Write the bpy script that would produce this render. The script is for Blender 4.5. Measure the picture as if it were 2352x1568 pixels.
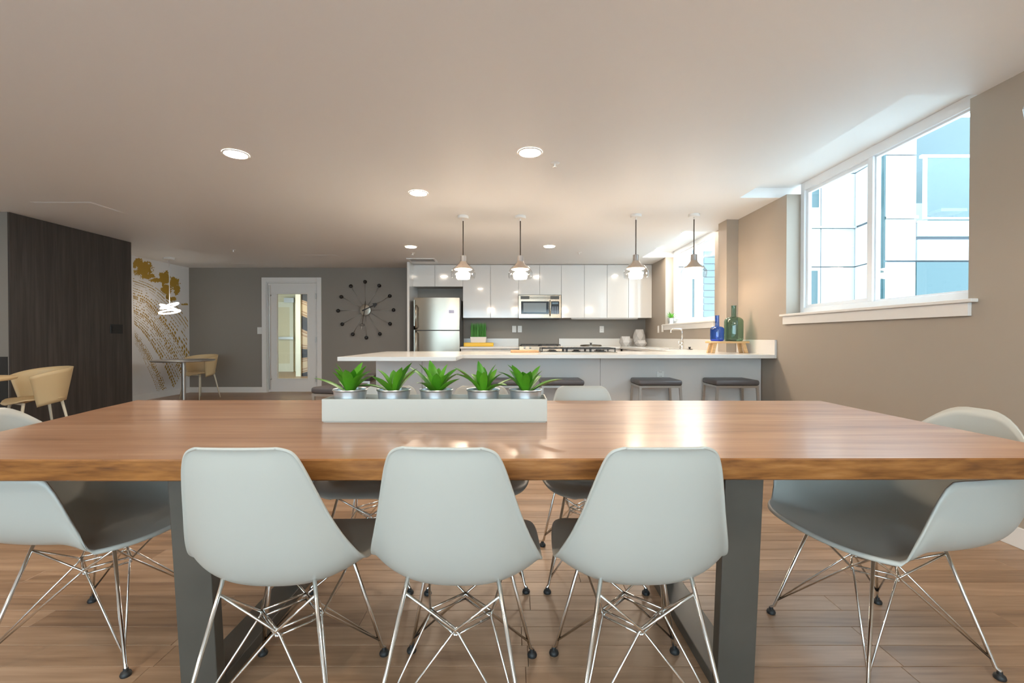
import bpy, math, random
import numpy as np
from mathutils import Vector, Matrix, noise
random.seed(7)
for o in list(bpy.data.objects): bpy.data.objects.remove(o)
S = bpy.context.scene
C = S.collection
PI = math.pi
# ---------------------------------------------------------------- camera
F = 1045.0; H = 1.07; HY = 774.0          # focal length in px (of 2352), eye height, horizon row
cam = bpy.data.cameras.new('camera'); cam.sensor_width = 36; cam.lens = F/2352*36
cam.clip_start = .02; cam.clip_end = 200
co = bpy.data.objects.new('camera', cam); C.objects.link(co)
co.location = (0, 0, H); co.rotation_euler = (PI/2 - math.atan((784-HY)/F), 0, 0)
S.camera = co
# ---------------------------------------------------------------- world, exposure
w = bpy.data.worlds.new('World'); S.world = w; w.use_nodes = True
w.node_tree.nodes['Background'].inputs[0].default_value = (.66, .85, 1.0, 1)
w.node_tree.nodes['Background'].inputs[1].default_value = 4.7
S.view_settings.view_transform = 'Standard'; S.view_settings.look = 'None'
S.view_settings.gamma = 1; S.view_settings.use_curve_mapping = False
S.view_settings.exposure = 0.86
WARM = (1.0, .865, .71)
DOWN_L = 140.0      # radiance of the recessed downlights
PEND_L = 32.0

# ---------------------------------------------------------------- helpers
def P(x, y, d): return Vector(((x-1176)/F*d, d, H-(y-HY)/F*d))
def PX(x, d): return (x-1176)/F*d
def PZ(y, d): return H-(y-HY)/F*d

class MB:
    def __init__(s): s.v = []; s.f = []
    def add(s, vs, fs):
        n = len(s.v); s.v += [tuple(v) for v in vs]; s.f += [tuple(i+n for i in f) for f in fs]; return s
    def box(s, x0, x1, y0, y1, z0, z1):
        return s.add([(x0,y0,z0),(x1,y0,z0),(x1,y1,z0),(x0,y1,z0),(x0,y0,z1),(x1,y0,z1),(x1,y1,z1),(x0,y1,z1)],
            [(0,3,2,1),(4,5,6,7),(0,1,5,4),(1,2,6,5),(2,3,7,6),(3,0,4,7)])
    def hexa(s, b, t):   # four bottom + four top corners, counter-clockwise from above
        return s.add(list(b)+list(t), [(0,3,2,1),(4,5,6,7),(0,1,5,4),(1,2,6,5),(2,3,7,6),(3,0,4,7)])
    def prism(s, pts, z0, z1):
        n = len(pts)
        vs = [(p[0],p[1],z0) for p in pts]+[(p[0],p[1],z1) for p in pts]
        fs = [tuple(range(n-1,-1,-1)), tuple(range(n,2*n))]+[(i,(i+1)%n,n+(i+1)%n,n+i) for i in range(n)]
        return s.add(vs, fs)
    def lathe(s, prof, n=24, c=(0,0,0), cap0=False, cap1=False, axis='z'):
        vs = []; m = len(prof)
        for i in range(n):
            a = 2*PI*i/n
            for r, z in prof:
                p = (r*math.cos(a), r*math.sin(a), z)
                if axis == 'y': p = (p[0], -p[2], p[1])
                if axis == 'x': p = (p[2], p[1], -p[0])
                vs.append((p[0]+c[0], p[1]+c[1], p[2]+c[2]))
        fs = []
        for i in range(n):
            j = (i+1) % n
            for k in range(m-1): fs.append((i*m+k, j*m+k, j*m+k+1, i*m+k+1))
        if cap0: fs.append(tuple(i*m for i in range(n-1,-1,-1)))
        if cap1: fs.append(tuple(i*m+m-1 for i in range(n)))
        return s.add(vs, fs)
    def cyl(s, c, r, z0, z1, n=20, axis='z', r1=None):
        return s.lathe([(r, z0), (r if r1 is None else r1, z1)], n, c, True, True, axis)
    def sphere(s, c, r, n=16, sz=1.0):
        k = max(6, n//2)
        return s.lathe([(max(r*math.sin(PI*i/k), .0002), -r*sz*math.cos(PI*i/k)) for i in range(k+1)], n, c)
    def tube(s, pts, r, n=8, closed=False):
        pts = [Vector(p) for p in pts]; m = len(pts); vs = []; prev = None
        for i, p in enumerate(pts):
            if closed: t = (pts[(i+1)%m]-pts[i-1])
            else: t = pts[min(i+1,m-1)]-pts[max(i-1,0)]
            t.normalize()
            if prev is None:
                u = t.orthogonal().normalized()
            else:
                u = (prev - t*prev.dot(t)).normalized()
            prev = u; b = t.cross(u)
            rr = r[i] if isinstance(r, (list, tuple)) else r
            for k in range(n):
                a = 2*PI*k/n; vs.append(p+(u*math.cos(a)+b*math.sin(a))*rr)
        fs = []
        for i in range(m if closed else m-1):
            j = (i+1) % m
            for k in range(n): fs.append((i*n+k, i*n+(k+1)%n, j*n+(k+1)%n, j*n+k))
        if not closed: fs += [tuple(range(n-1,-1,-1)), tuple((m-1)*n+k for k in range(n))]
        return s.add(vs, fs)
    def torus(s, c, R, r, n=32, k=8, rot=None, sx=1.0, sy=1.0):
        M = rot.to_matrix() if rot else Matrix.Identity(3)
        return s.tube([Vector(c)+M@Vector((R*sx*math.cos(2*PI*i/n), R*sy*math.sin(2*PI*i/n), 0)) for i in range(n)], r, k, True)
    def grid(s, fn, nu, nv, wrap=False):
        vs = [fn(i/(nu-1), (j/nv if wrap else j/(nv-1))) for i in range(nu) for j in range(nv)]
        fs = []
        for i in range(nu-1):
            for j in range(nv if wrap else nv-1):
                k = (j+1) % nv; fs.append((i*nv+j, i*nv+k, (i+1)*nv+k, (i+1)*nv+j))
        return s.add(vs, fs)
    def cells(s, xs, ys, mask, z0, z1):   # slab from a grid of cells (mask[i][j]) with holes
        nx, ny = len(xs)-1, len(ys)-1; idx = {}
        def V(i, j, k):
            if (i,j,k) not in idx:
                idx[(i,j,k)] = len(s.v); s.v.append((xs[i], ys[j], z1 if k else z0))
            return idx[(i,j,k)]
        on = lambda i, j: 0 <= i < nx and 0 <= j < ny and mask(.5*(xs[i]+xs[i+1]), .5*(ys[j]+ys[j+1]))
        for i in range(nx):
            for j in range(ny):
                if not on(i, j): continue
                s.f.append((V(i,j,1),V(i+1,j,1),V(i+1,j+1,1),V(i,j+1,1)))
                s.f.append((V(i,j,0),V(i,j+1,0),V(i+1,j+1,0),V(i+1,j,0)))
                if not on(i-1,j): s.f.append((V(i,j,0),V(i,j,1),V(i,j+1,1),V(i,j+1,0)))
                if not on(i+1,j): s.f.append((V(i+1,j,0),V(i+1,j+1,0),V(i+1,j+1,1),V(i+1,j,1)))
                if not on(i,j-1): s.f.append((V(i,j,0),V(i+1,j,0),V(i+1,j,1),V(i,j,1)))
                if not on(i,j+1): s.f.append((V(i,j+1,0),V(i,j+1,1),V(i+1,j+1,1),V(i+1,j+1,0)))
        return s
    def mesh(s, name, mat, smooth=False):
        me = bpy.data.meshes.new(name); me.from_pydata(s.v, [], s.f); me.update()
        if mat: me.materials.append(mat)
        if smooth:
            me.polygons.foreach_set('use_smooth', [True]*len(me.polygons))
            if smooth == 'auto': me.set_sharp_from_angle(angle=math.radians(38))
        return me
    def build(s, name, mat, parent=None, smooth=False, bevel=0, loc=None, rz=None):
        o = bpy.data.objects.new(name, s.mesh(name, mat, smooth)); C.objects.link(o)
        if parent: o.parent = parent
        if bevel:
            b = o.modifiers.new('bevel', 'BEVEL'); b.width = bevel; b.segments = 2; b.limit_method = 'ANGLE'
            if hasattr(b, 'harden_normals'): b.harden_normals = False
        if loc: o.location = loc
        if rz: o.rotation_euler.z = rz
        return o

def tag(o, label, cat, group=None):
    o['label'] = label; o['category'] = cat
    if group: o['group'] = group
    return o
def thing(name, label, cat, loc=(0,0,0), rz=0, group=None):
    o = bpy.data.objects.new(name, None); C.objects.link(o); o.empty_display_size = .1
    o.location = loc; o.rotation_euler = (0,0,rz); return tag(o, label, cat, group)
def struct(o, label=None, cat=None):
    o['kind'] = 'structure'
    if label: o['label'] = label
    if cat: o['category'] = cat
    return o
def sroot(name, label, cat, loc=(0,0,0)):
    o = bpy.data.objects.new(name, None); C.objects.link(o); o.location = loc; o.empty_display_size = .1
    return struct(o, label, cat)
def dup(root, loc, rz, label):
    r = root.copy(); C.objects.link(r); r.location = loc; r.rotation_euler = (0,0,rz); r['label'] = label
    for ch in list(root.children):
        c = ch.copy(); C.objects.link(c); c.parent = r
        for g in list(ch.children):
            d = g.copy(); C.objects.link(d); d.parent = c
    return r

# ---------------------------------------------------------------- materials
def newmat(name):
    m = bpy.data.materials.new(name); m.use_nodes = True
    return m, m.node_tree, m.node_tree.nodes['Principled BSDF']
def rgba(c): return (c[0], c[1], c[2], 1)
def plain(name, col, rough=.5, metal=0, spec=.5, coat=0, bump=0, bscale=200, var=0, vscale=6):
    m, t, b = newmat(name)
    b.inputs['Base Color'].default_value = rgba(col); b.inputs['Roughness'].default_value = rough
    b.inputs['Metallic'].default_value = metal; b.inputs['Specular IOR Level'].default_value = spec
    b.inputs['Coat Weight'].default_value = coat; b.inputs['Coat Roughness'].default_value = .05
    tc = t.nodes.new('ShaderNodeTexCoord')
    if var:
        n = t.nodes.new('ShaderNodeTexNoise'); n.inputs['Scale'].default_value = vscale; n.inputs['Detail'].default_value = 4
        t.links.new(tc.outputs['Object'], n.inputs['Vector'])
        mx = t.nodes.new('ShaderNodeMix'); mx.data_type = 'RGBA'
        mx.inputs[6].default_value = rgba([c*(1-var) for c in col]); mx.inputs[7].default_value = rgba([min(1, c*(1+var)) for c in col])
        t.links.new(n.outputs['Fac'], mx.inputs[0]); t.links.new(mx.outputs[2], b.inputs['Base Color'])
    if bump:
        n = t.nodes.new('ShaderNodeTexNoise'); n.inputs['Scale'].default_value = bscale; n.inputs['Detail'].default_value = 3
        t.links.new(tc.outputs['Object'], n.inputs['Vector'])
        bp = t.nodes.new('ShaderNodeBump'); bp.inputs['Strength'].default_value = bump; bp.inputs['Distance'].default_value = .002
        t.links.new(n.outputs['Fac'], bp.inputs['Height']); t.links.new(bp.outputs['Normal'], b.inputs['Normal'])
    return m
def wood(name, cols, stretch=(1.2, 16, 16), rough=.35, coat=0, objrand=0.0, space='Position', bump=.05, fine=5.0, spec=.5):
    m, t, b = newmat(name); N = t.nodes.new; L = t.links.new
    if space == 'Position':
        g = N('ShaderNodeNewGeometry'); src = g.outputs['Position']
    else:
        g = N('ShaderNodeTexCoord'); src = g.outputs['Object']
    if objrand:
        oi = N('ShaderNodeObjectInfo'); cmb = N('ShaderNodeCombineXYZ')
        ml = N('ShaderNodeMath'); ml.operation = 'MULTIPLY'; ml.inputs[1].default_value = 40
        L(oi.outputs['Random'], ml.inputs[0]); L(ml.outputs[0], cmb.inputs[2]); L(ml.outputs[0], cmb.inputs[0])
        ad = N('ShaderNodeVectorMath'); ad.operation = 'ADD'; L(src, ad.inputs[0]); L(cmb.outputs[0], ad.inputs[1]); src = ad.outputs[0]
    mp = N('ShaderNodeMapping'); mp.inputs['Scale'].default_value = stretch; L(src, mp.inputs['Vector'])
    n1 = N('ShaderNodeTexNoise'); n1.inputs['Scale'].default_value = 1; n1.inputs['Detail'].default_value = 5; n1.inputs['Distortion'].default_value = 1.0
    L(mp.outputs[0], n1.inputs['Vector'])
    n2 = N('ShaderNodeTexNoise'); n2.inputs['Scale'].default_value = fine; n2.inputs['Detail'].default_value = 6
    L(mp.outputs[0], n2.inputs['Vector'])
    mixf = N('ShaderNodeMix'); mixf.inputs[0].default_value = .35; L(n1.outputs['Fac'], mixf.inputs[2]); L(n2.outputs['Fac'], mixf.inputs[3])
    fac = mixf.outputs[0]
    if objrand:
        mr = N('ShaderNodeMapRange'); mr.inputs[3].default_value = -objrand; mr.inputs[4].default_value = objrand
        L(oi.outputs['Random'], mr.inputs[0]); a2 = N('ShaderNodeMath'); L(fac, a2.inputs[0]); L(mr.outputs[0], a2.inputs[1]); fac = a2.outputs[0]
    cr = N('ShaderNodeValToRGB'); e = cr.color_ramp.elements
    k = len(cols); e[0].position = .28; e[0].color = rgba(cols[0]); e[1].position = .72; e[1].color = rgba(cols[-1])
    for i in range(1, k-1):
        q = e.new(.28+.44*i/(k-1)); q.color = rgba(cols[i])
    L(fac, cr.inputs[0]); L(cr.outputs[0], b.inputs['Base Color'])
    b.inputs['Roughness'].default_value = rough; b.inputs['Coat Weight'].default_value = coat; b.inputs['Coat Roughness'].default_value = .15
    b.inputs['Specular IOR Level'].default_value = spec
    bp = N('ShaderNodeBump'); bp.inputs['Strength'].default_value = bump; bp.inputs['Distance'].default_value = .001
    L(n2.outputs['Fac'], bp.inputs['Height']); L(bp.outputs[0], b.inputs['Normal'])
    return m
def emit(name, col, s):
    m, t, b = newmat(name); b.inputs['Base Color'].default_value = rgba(col)
    b.inputs['Emission Color'].default_value = rgba(col); b.inputs['Emission Strength'].default_value = s
    return m
def thin_glass(name, tint=(1,1,1), refl=.04, graze=.5, rough=0.0):
    m, t, b = newmat(name); N = t.nodes.new; L = t.links.new
    t.nodes.remove(b); out = t.nodes['Material Output']
    tr = N('ShaderNodeBsdfTransparent'); tr.inputs[0].default_value = rgba(tint)
    gl = N('ShaderNodeBsdfGlossy'); gl.inputs['Roughness'].default_value = rough
    lw = N('ShaderNodeLayerWeight'); lw.inputs[0].default_value = .5
    pw = N('ShaderNodeMath'); pw.operation = 'POWER'; pw.inputs[1].default_value = 4; L(lw.outputs['Facing'], pw.inputs[0])
    ma = N('ShaderNodeMath'); ma.operation = 'MULTIPLY_ADD'; ma.inputs[1].default_value = graze; ma.inputs[2].default_value = refl
    L(pw.outputs[0], ma.inputs[0])
    mx = N('ShaderNodeMixShader'); L(ma.outputs[0], mx.inputs[0]); L(tr.outputs[0], mx.inputs[1]); L(gl.outputs[0], mx.inputs[2])
    L(mx.outputs[0], out.inputs['Surface']); return m
def steel(name, col=(.37,.33,.27), rough=.26, stretch=(4, 4, 220), amp=.03):
    m, t, b = newmat(name); N = t.nodes.new; L = t.links.new
    tc = N('ShaderNodeTexCoord'); mp = N('ShaderNodeMapping'); mp.inputs['Scale'].default_value = stretch
    n = N('ShaderNodeTexNoise'); n.inputs['Scale'].default_value = 1; n.inputs['Detail'].default_value = 3
    L(tc.outputs['Object'], mp.inputs[0]); L(mp.outputs[0], n.inputs['Vector'])
    mr = N('ShaderNodeMapRange'); mr.inputs[3].default_value = rough-amp; mr.inputs[4].default_value = rough+amp
    L(n.outputs['Fac'], mr.inputs[0]); L(mr.outputs[0], b.inputs['Roughness'])
    b.inputs['Base Color'].default_value = rgba(col); b.inputs['Metallic'].default_value = 1
    return m

M = {}
M['wall'] = plain('wall paint taupe', (.375,.318,.258), .55, bump=.06, bscale=260)
M['wallback'] = plain('wall paint grey', (.262,.232,.200), .55, bump=.06, bscale=260)
M['ceil'] = plain('ceiling paint', (.80,.785,.765), .55, bump=.05, bscale=180)
M['white'] = plain('white satin paint', (.78,.75,.71), .4)
M['whitewall'] = plain('white wall paint', (.74,.71,.68), .6)
M['vinyl'] = plain('white vinyl window frame', (.80,.82,.84), .35)
M['gloss'] = plain('white lacquer', (.68,.655,.62), .12, coat=.6)
M['panel'] = plain('white satin panel', (.70,.68,.65), .22)
M['quartz'] = plain('white quartz', (.72,.70,.66), .16, var=.03, vscale=300)
M['gap'] = plain('dark gap', (.03,.028,.026), .8)
M['floor'] = wood('floor planks', [(.20,.112,.062),(.31,.185,.105),(.39,.242,.145),(.47,.305,.19)], (.9, 14, 14), .36, objrand=.10)
M['floorb'] = wood('floor planks far', [(.20,.112,.062),(.31,.185,.105),(.39,.242,.145),(.47,.305,.19)], (.9, 14, 14), .36)
M['table'] = wood('walnut slab', [(.20,.088,.042),(.35,.178,.092),(.43,.235,.132),(.53,.32,.195)], (.75, 9, 9), .34, coat=.25, bump=.04)
M['tableedge'] = wood('walnut live edge', [(.075,.026,.008),(.20,.075,.018),(.33,.135,.035),(.44,.21,.075)], (3.2, 10, 22), .36, bump=.3)  # orange-brown bark tone, with the edge's weaker light also put into the colour
M['gunmetal'] = plain('blackened steel', (.105,.097,.082), .42, metal=.35, var=.25, vscale=5)
M['shell'] = plain('white plastic shell', (.485,.48,.43), .36)
M['chrome'] = plain('chrome wire', (.80,.79,.76), .12, metal=1)
M['rubber'] = plain('black rubber', (.02,.02,.02), .5)
M['darkwood'] = wood('dark laminate', [(.024,.018,.015),(.046,.036,.030),(.075,.060,.050)], (16, 16, .7), .42, bump=.05, fine=4)
M['black'] = plain('black plastic', (.015,.015,.015), .3)
M['tan'] = plain('tan plastic', (.60,.44,.24), .45)
M['gold'] = plain('mustard print', (.40,.235,.03), .5)
M['steel'] = steel('brushed steel')
M['steelh'] = steel('brushed steel horizontal', stretch=(220, 4, 4))
M['blackglass'] = plain('black glass', (.02,.022,.024), .06)
M['iron'] = plain('cast iron', (.03,.028,.026), .5)
M['cushion'] = plain('charcoal vinyl', (.095,.085,.085), .42, bump=.1)
M['stoolmetal'] = plain('satin nickel', (.50,.47,.43), .3, metal=1)
M['galv'] = plain('galvanised steel', (.62,.66,.68), .32, metal=.85, var=.08, vscale=40)
M['planter'] = plain('off white planter', (.53,.515,.455), .4)
M['soil'] = plain('soil', (.05,.035,.025), .95, bump=.6, bscale=120)
M['grass'] = plain('artificial grass', (.08,.30,.05), .5, var=.4, vscale=120)
M['yellow'] = plain('yellow lacquer', (.85,.50,.015), .3)
M['ceramic_and_gap_shade'] = plain('grey ceramic', (.50,.48,.46), .7)  # vase ceramic; doubles as painted shade behind the wall cabinet doors
M['benchwood'] = wood('pale pine', [(.52,.30,.12),(.66,.42,.20),(.74,.52,.28)], (3, 30, 30), .5, space='Object')
M['board'] = wood('cutting board wood', [(.42,.20,.08),(.60,.34,.16),(.70,.44,.24)], (6, 40, 40), .5, space='Object')
M['blueglass'] = thin_glass('cobalt glass', (.20,.42,.97), .07, .7)
M['greenglass'] = thin_glass('bottle green glass', (.46,.64,.55), .07, .7)
M['pane'] = thin_glass('window pane', (.95,.985,.99), .035, .6)
M['clear'] = thin_glass('clear glass', (.93,.915,.90), .08, .8)
M['lampcap'] = plain('grey lamp cap', (.30,.27,.25), .35, metal=.5)
M['lampcone'] = plain('taupe lamp reflector', (.42,.33,.26), .4)
M['cord'] = plain('brown cord', (.05,.035,.025), .6)
M['downlight'] = emit('downlight lens', WARM, DOWN_L)
M['bulb'] = emit('lamp glow', (1.0,.86,.70), PEND_L)
M['ring'] = emit('lamp ring glow', (1.0,.93,.84), 3.2)
M['plastic'] = plain('white switch plastic', (.80,.78,.74), .35)
M['slot'] = plain('socket slot', (.12,.11,.10), .5)
M['clad'] = plain('white facade panel', (.46,.47,.47), .5)
M['facadegap'] = plain('facade joint', (.09,.11,.125), .7)
M['teal'] = plain('teal facade glass', (.045,.085,.09), .15)
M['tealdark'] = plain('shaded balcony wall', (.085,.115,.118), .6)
M['louvre'] = plain('pale blue siding', (.14,.19,.205), .6)
M['ground'] = plain('outdoor paving', (.45,.45,.43), .8)
M['mustardwall'] = plain('cream corridor paint', (.72,.62,.40), .6)
M['creamdoor'] = plain('cream door paint', (.80,.74,.56), .4)
M['metalsign'] = plain('dull aluminium', (.45,.43,.40), .35, metal=.8)
def leafmat(name, a, b_):
    m, t, b = newmat(name); N = t.nodes.new; L = t.links.new
    oi = N('ShaderNodeObjectInfo'); tc = N('ShaderNodeTexCoord')
    n = N('ShaderNodeTexNoise'); n.inputs['Scale'].default_value = 30; L(tc.outputs['Object'], n.inputs['Vector'])
    ad = N('ShaderNodeMath'); L(oi.outputs['Random'], ad.inputs[0]); L(n.outputs['Fac'], ad.inputs[1])
    ml = N('ShaderNodeMath'); ml.operation = 'MULTIPLY'; ml.inputs[1].default_value = .5; L(ad.outputs[0], ml.inputs[0])
    mx = N('ShaderNodeMix'); mx.data_type = 'RGBA'; mx.inputs[6].default_value = rgba(a); mx.inputs[7].default_value = rgba(b_)
    L(ml.outputs[0], mx.inputs[0]); L(mx.outputs[2], b.inputs['Base Color'])
    b.inputs['Roughness'].default_value = .38
    b.inputs['Transmission Weight'].default_value = 0
    return m
M['leaf'] = leafmat('dracaena leaf', (.020,.17,.008), (.15,.44,.02))
def swirlmat():
    m, t, b = newmat('swirl mural'); N = t.nodes.new; L = t.links.new
    g = N('ShaderNodeNewGeometry'); wv = N('ShaderNodeTexWave'); wv.inputs['Scale'].default_value = .45
    wv.inputs['Distortion'].default_value = 9; wv.inputs['Detail'].default_value = 1.5; wv.inputs['Detail Scale'].default_value = .8
    wv.bands_direction = 'Z'
    L(g.outputs['Position'], wv.inputs['Vector'])
    cr = N('ShaderNodeValToRGB'); e = cr.color_ramp.elements
    e[0].position = 0; e[0].color = (.05,.045,.05,1); e[1].position = 1; e[1].color = (.62,.46,.30,1)
    for p, c in ((.3,(.06,.055,.06)),(.36,(.55,.38,.24)),(.55,(.30,.15,.08)),(.6,(.66,.52,.36)),(.8,(.34,.18,.10)),(.84,(.62,.46,.30))):
        q = e.new(p); q.color = rgba(c)
    L(wv.outputs['Fac'], cr.inputs[0]); L(cr.outputs[0], b.inputs['Base Color']); b.inputs['Roughness'].default_value = .6
    return m
M['swirl'] = swirlmat()

# ================================================================ THE SETTING
XR = 2.58; XL = -6.24; YB = 8.80; YF = -3.2; ZC = 2.41; ZR = 2.505
# ---- floor: base slab, a plank for each board in view, the rest joined
fl = struct(MB().box(XL-.2, XR+.2, YF-.2, YB+.15, -.25, -.013).build('floor', M['gap']), 'brown wood plank floor of the room', 'floor')
PW, PLN = .1015, 1.22
pm = {}
def plank_mesh(Ln):
    k = round(Ln, 3)
    if k not in pm:
        a, b_ = Ln/2-.0006, PW/2-.0007; c = .0012
        mb = MB()
        mb.hexa([(-a,-b_,-.012),(a,-b_,-.012),(a,b_,-.012),(-a,b_,-.012)], [(-a,-b_,-c),(a,-b_,-c),(a,b_,-c),(-a,b_,-c)])
        mb.f.pop(1)
        n = len(mb.v); mb.v += [(-a+c,-b_+c,0),(a-c,-b_+c,0),(a-c,b_-c,0),(-a+c,b_-c,0)]
        mb.f += [(n,n+1,n+2,n+3),(4,5,n+1,n),(5,6,n+2,n+1),(6,7,n+3,n+2),(7,4,n,n+3)]
        pm[k] = mb.mesh('plank', M['floor'])
    return pm[k]
rest = MB(); nplank = 0
rows = int((YB-YF)/PW)+1
for r in range(rows):
    y = YF+PW*(r+.5); off = random.choice([0,.2,.41,.61,.81,1.02])+random.uniform(-.04,.04)
    x = XL-off
    while x < XR:
        a, b_ = max(x, XL), min(x+PLN, XR); x += PLN
        if b_-a < .06: continue
        near = .95 < y < 3.0 and b_ > -2.6 and nplank < 300
        if near:
            o = bpy.data.objects.new('plank', plank_mesh(b_-a)); C.objects.link(o); o.parent = fl
            o.location = ((a+b_)/2, y, 0); nplank += 1
        else:
            rest.box(a+.0008, b_-.0008, y-PW/2+.0008, y+PW/2-.0008, -.012, 0)
ro = rest.build('plank_field', M['floorb'], fl); ro['kind'] = 'stuff'

# ---- ceiling with the two raised window recesses
REC = [(2.53, 4.39), (5.79, 7.66)]; RX = 2.19
def cmask(x, y):
    return not any(x > RX and a < y < b_ for a, b_ in REC)
ce = MB().cells([XL-.2, RX, XR+.2], [YF-.2, REC[0][0], REC[0][1], REC[1][0], REC[1][1], YB+.15], cmask, ZC, ZC+.30)
for a, b_ in REC: ce.box(RX-.01, XR+.2, a-.01, b_+.01, ZR, ZR+.15)
ceil = struct(ce.build('ceiling', M['ceil']), 'smooth painted ceiling with raised recesses at the windows', 'ceiling')

# ---- right wall with two window openings
WIN = [(2.575, 4.285), (5.80, 7.655)]; SZ = 1.285
wr = MB()
ys = [YF-.2, WIN[0][0], WIN[0][1], WIN[1][0], WIN[1][1], YB+.15]
for i in range(5):
    if i in (1, 3): wr.box(XR, XR+.2, ys[i], ys[i+1], -.02, SZ-.02)
    else: wr.box(XR, XR+.2, ys[i], ys[i+1], -.02, ZC+.001)
struct(wr.build('wall_right', M['wall']), 'taupe painted wall with two high windows', 'wall')
struct(MB().box(2.446, XR, 5.195, 5.405, 0, ZC).build('wall_pilaster', M['wall'], bevel=.002), 'taupe square wall pilaster beside the sink window', 'pilaster')
def window(n, y0, y1, label):
    r = sroot('window_%d' % n, label, 'window', ((XR+.15), (y0+y1)/2, SZ))
    L0 = -(y1-y0)/2; L1 = -L0; zt = ZR-SZ
    fx0, fx1 = -.02, .045; fw = .055
    fr = MB().box(fx0, fx1, L0, L0+fw, 0, zt).box(fx0, fx1, L1-fw, L1, 0, zt)
    fr.box(fx0, fx1, L0+fw, L1-fw, zt-fw-.02, zt).box(fx0, fx1, L0+fw, L1-fw, 0, fw)
    fr.build('window_frame', M['vinyl'], r, bevel=.003)
    MB().box(fx0, fx1, .0, .045, fw, zt-fw-.02).build('mullion', M['vinyl'], r, bevel=.003)
    for a, b_, k in ((L0+fw, .0, 0), (.045, L1-fw, 1)):
        s_ = .03 if k else .012
        sash = MB()
        z0, z1 = fw, zt-fw-.02
        sash.box(.0, .03, a, a+s_, z0, z1).box(.0, .03, b_-s_, b_, z0, z1).box(.0, .03, a+s_, b_-s_, z0, z0+s_).box(.0, .03, a+s_, b_-s_, z1-s_, z1)
        so = sash.build('sash', M['vinyl'], r)
        MB().box(.013, .017, a+s_, b_-s_, z0+s_, z1-s_).build('pane', M['pane'], so)
    # sill board and apron stand inside the room
    MB().box(-.19, -.02, L0-.055, L1+.045, -.02, 0).build('sill', M['white'], r, bevel=.003)
    MB().box(-.172, -.15, L0-.02, L1+.02, -.095, -.02).build('apron', M['white'], r, bevel=.002)
    return r
window(1, *WIN[0], 'large white framed two pane window over the dining side')
window(2, *WIN[1], 'white framed two pane window above the sink counter')

# ---- back wall with door opening
DX0, DX1, DZ = -4.745, -3.765, 2.135
wb = MB().box(XL-.2, DX0, YB, YB+.15, -.02, ZC).box(DX1, XR+.2, YB, YB+.15, -.02, ZC).box(DX0, DX1, YB, YB+.15, DZ, ZC)
struct(wb.build('wall_back', M['wallback']), 'dark grey painted back wall behind the kitchen', 'wall')
# ---- left wall (mural), front wall (behind the camera, with windows), partition
wl = struct(MB().box(XL-.2, XL, YF-.2, YB, -.02, ZC).build('wall_left', M['whitewall']), 'white wall with mustard abstract mural print', 'wall')
FW = (-4.2, 2.2, .45, 2.30)
wf = MB().box(XL-.2, FW[0], YF-.2, YF, -.02, ZC).box(FW[1], XR+.2, YF-.2, YF, -.02, ZC).box(FW[0], FW[1], YF-.2, YF, -.02, FW[2]).box(FW[0], FW[1], YF-.2, YF, FW[3], ZC)
struct(wf.build('wall_front', M['wall']), 'taupe wall with wide window band opposite the kitchen', 'wall')
r = sroot('window_3', 'wide window band opposite the kitchen', 'window', (0, YF-.1, 0))
fb = MB().box(FW[0], FW[1], -.03, .03, FW[2], FW[2]+.06).box(FW[0], FW[1], -.03, .03, FW[3]-.06, FW[3])
for i in range(5):
    x = FW[0]+(FW[1]-FW[0]-.06)*i/4; fb.box(x, x+.06, -.03, .03, FW[2]+.06, FW[3]-.06)
fb.build('window_frame', M['vinyl'], r)
for i in range(4):
    x = FW[0]+(FW[1]-FW[0]-.06)*i/4
    MB().box(x+.06, x+(FW[1]-FW[0]-.06)/4, -.003, .003, FW[2]+.06, FW[3]-.06).build('pane', M['pane'], r)
PXR, PY0, PY1 = -5.38, 4.88, 6.44
pt = sroot('wall_partition', 'dark wood clad partition block with grey end', 'wall', ((XL+PXR)/2, (PY0+PY1)/2, 0))
hx, hy = (PXR-XL)/2, (PY1-PY0)/2
MB().box(-hx, hx-.02, -hy, hy, 0, ZC).build('partition_core', M['wallback'], pt)
MB().box(hx-.02, hx, -hy+.0, hy, 0, ZC-.004).build('wood_cladding', M['darkwood'], pt)
MB().box(-hx, hx-.03, -hy-.006, -hy, .25, .86).build('dark_recess_panel', M['black'], pt)
# ---- baseboards
def bb(side, x0, x1, y0, y1, lab): struct(MB().box(x0, x1, y0, y1, 0, .105).build('baseboard_'+side, M['white'], bevel=.003), lab, 'baseboard')
bb('right', XR-.014, XR, YF, 4.70, 'white baseboard along the taupe window wall')
o = bb('back', XL, DX0-.085, YB-.014, YB, 'white baseboard along the dark grey back wall')
bb('left', XL, XL+.014, PY1, YB-.014, 'white baseboard below the mustard mural')

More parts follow.
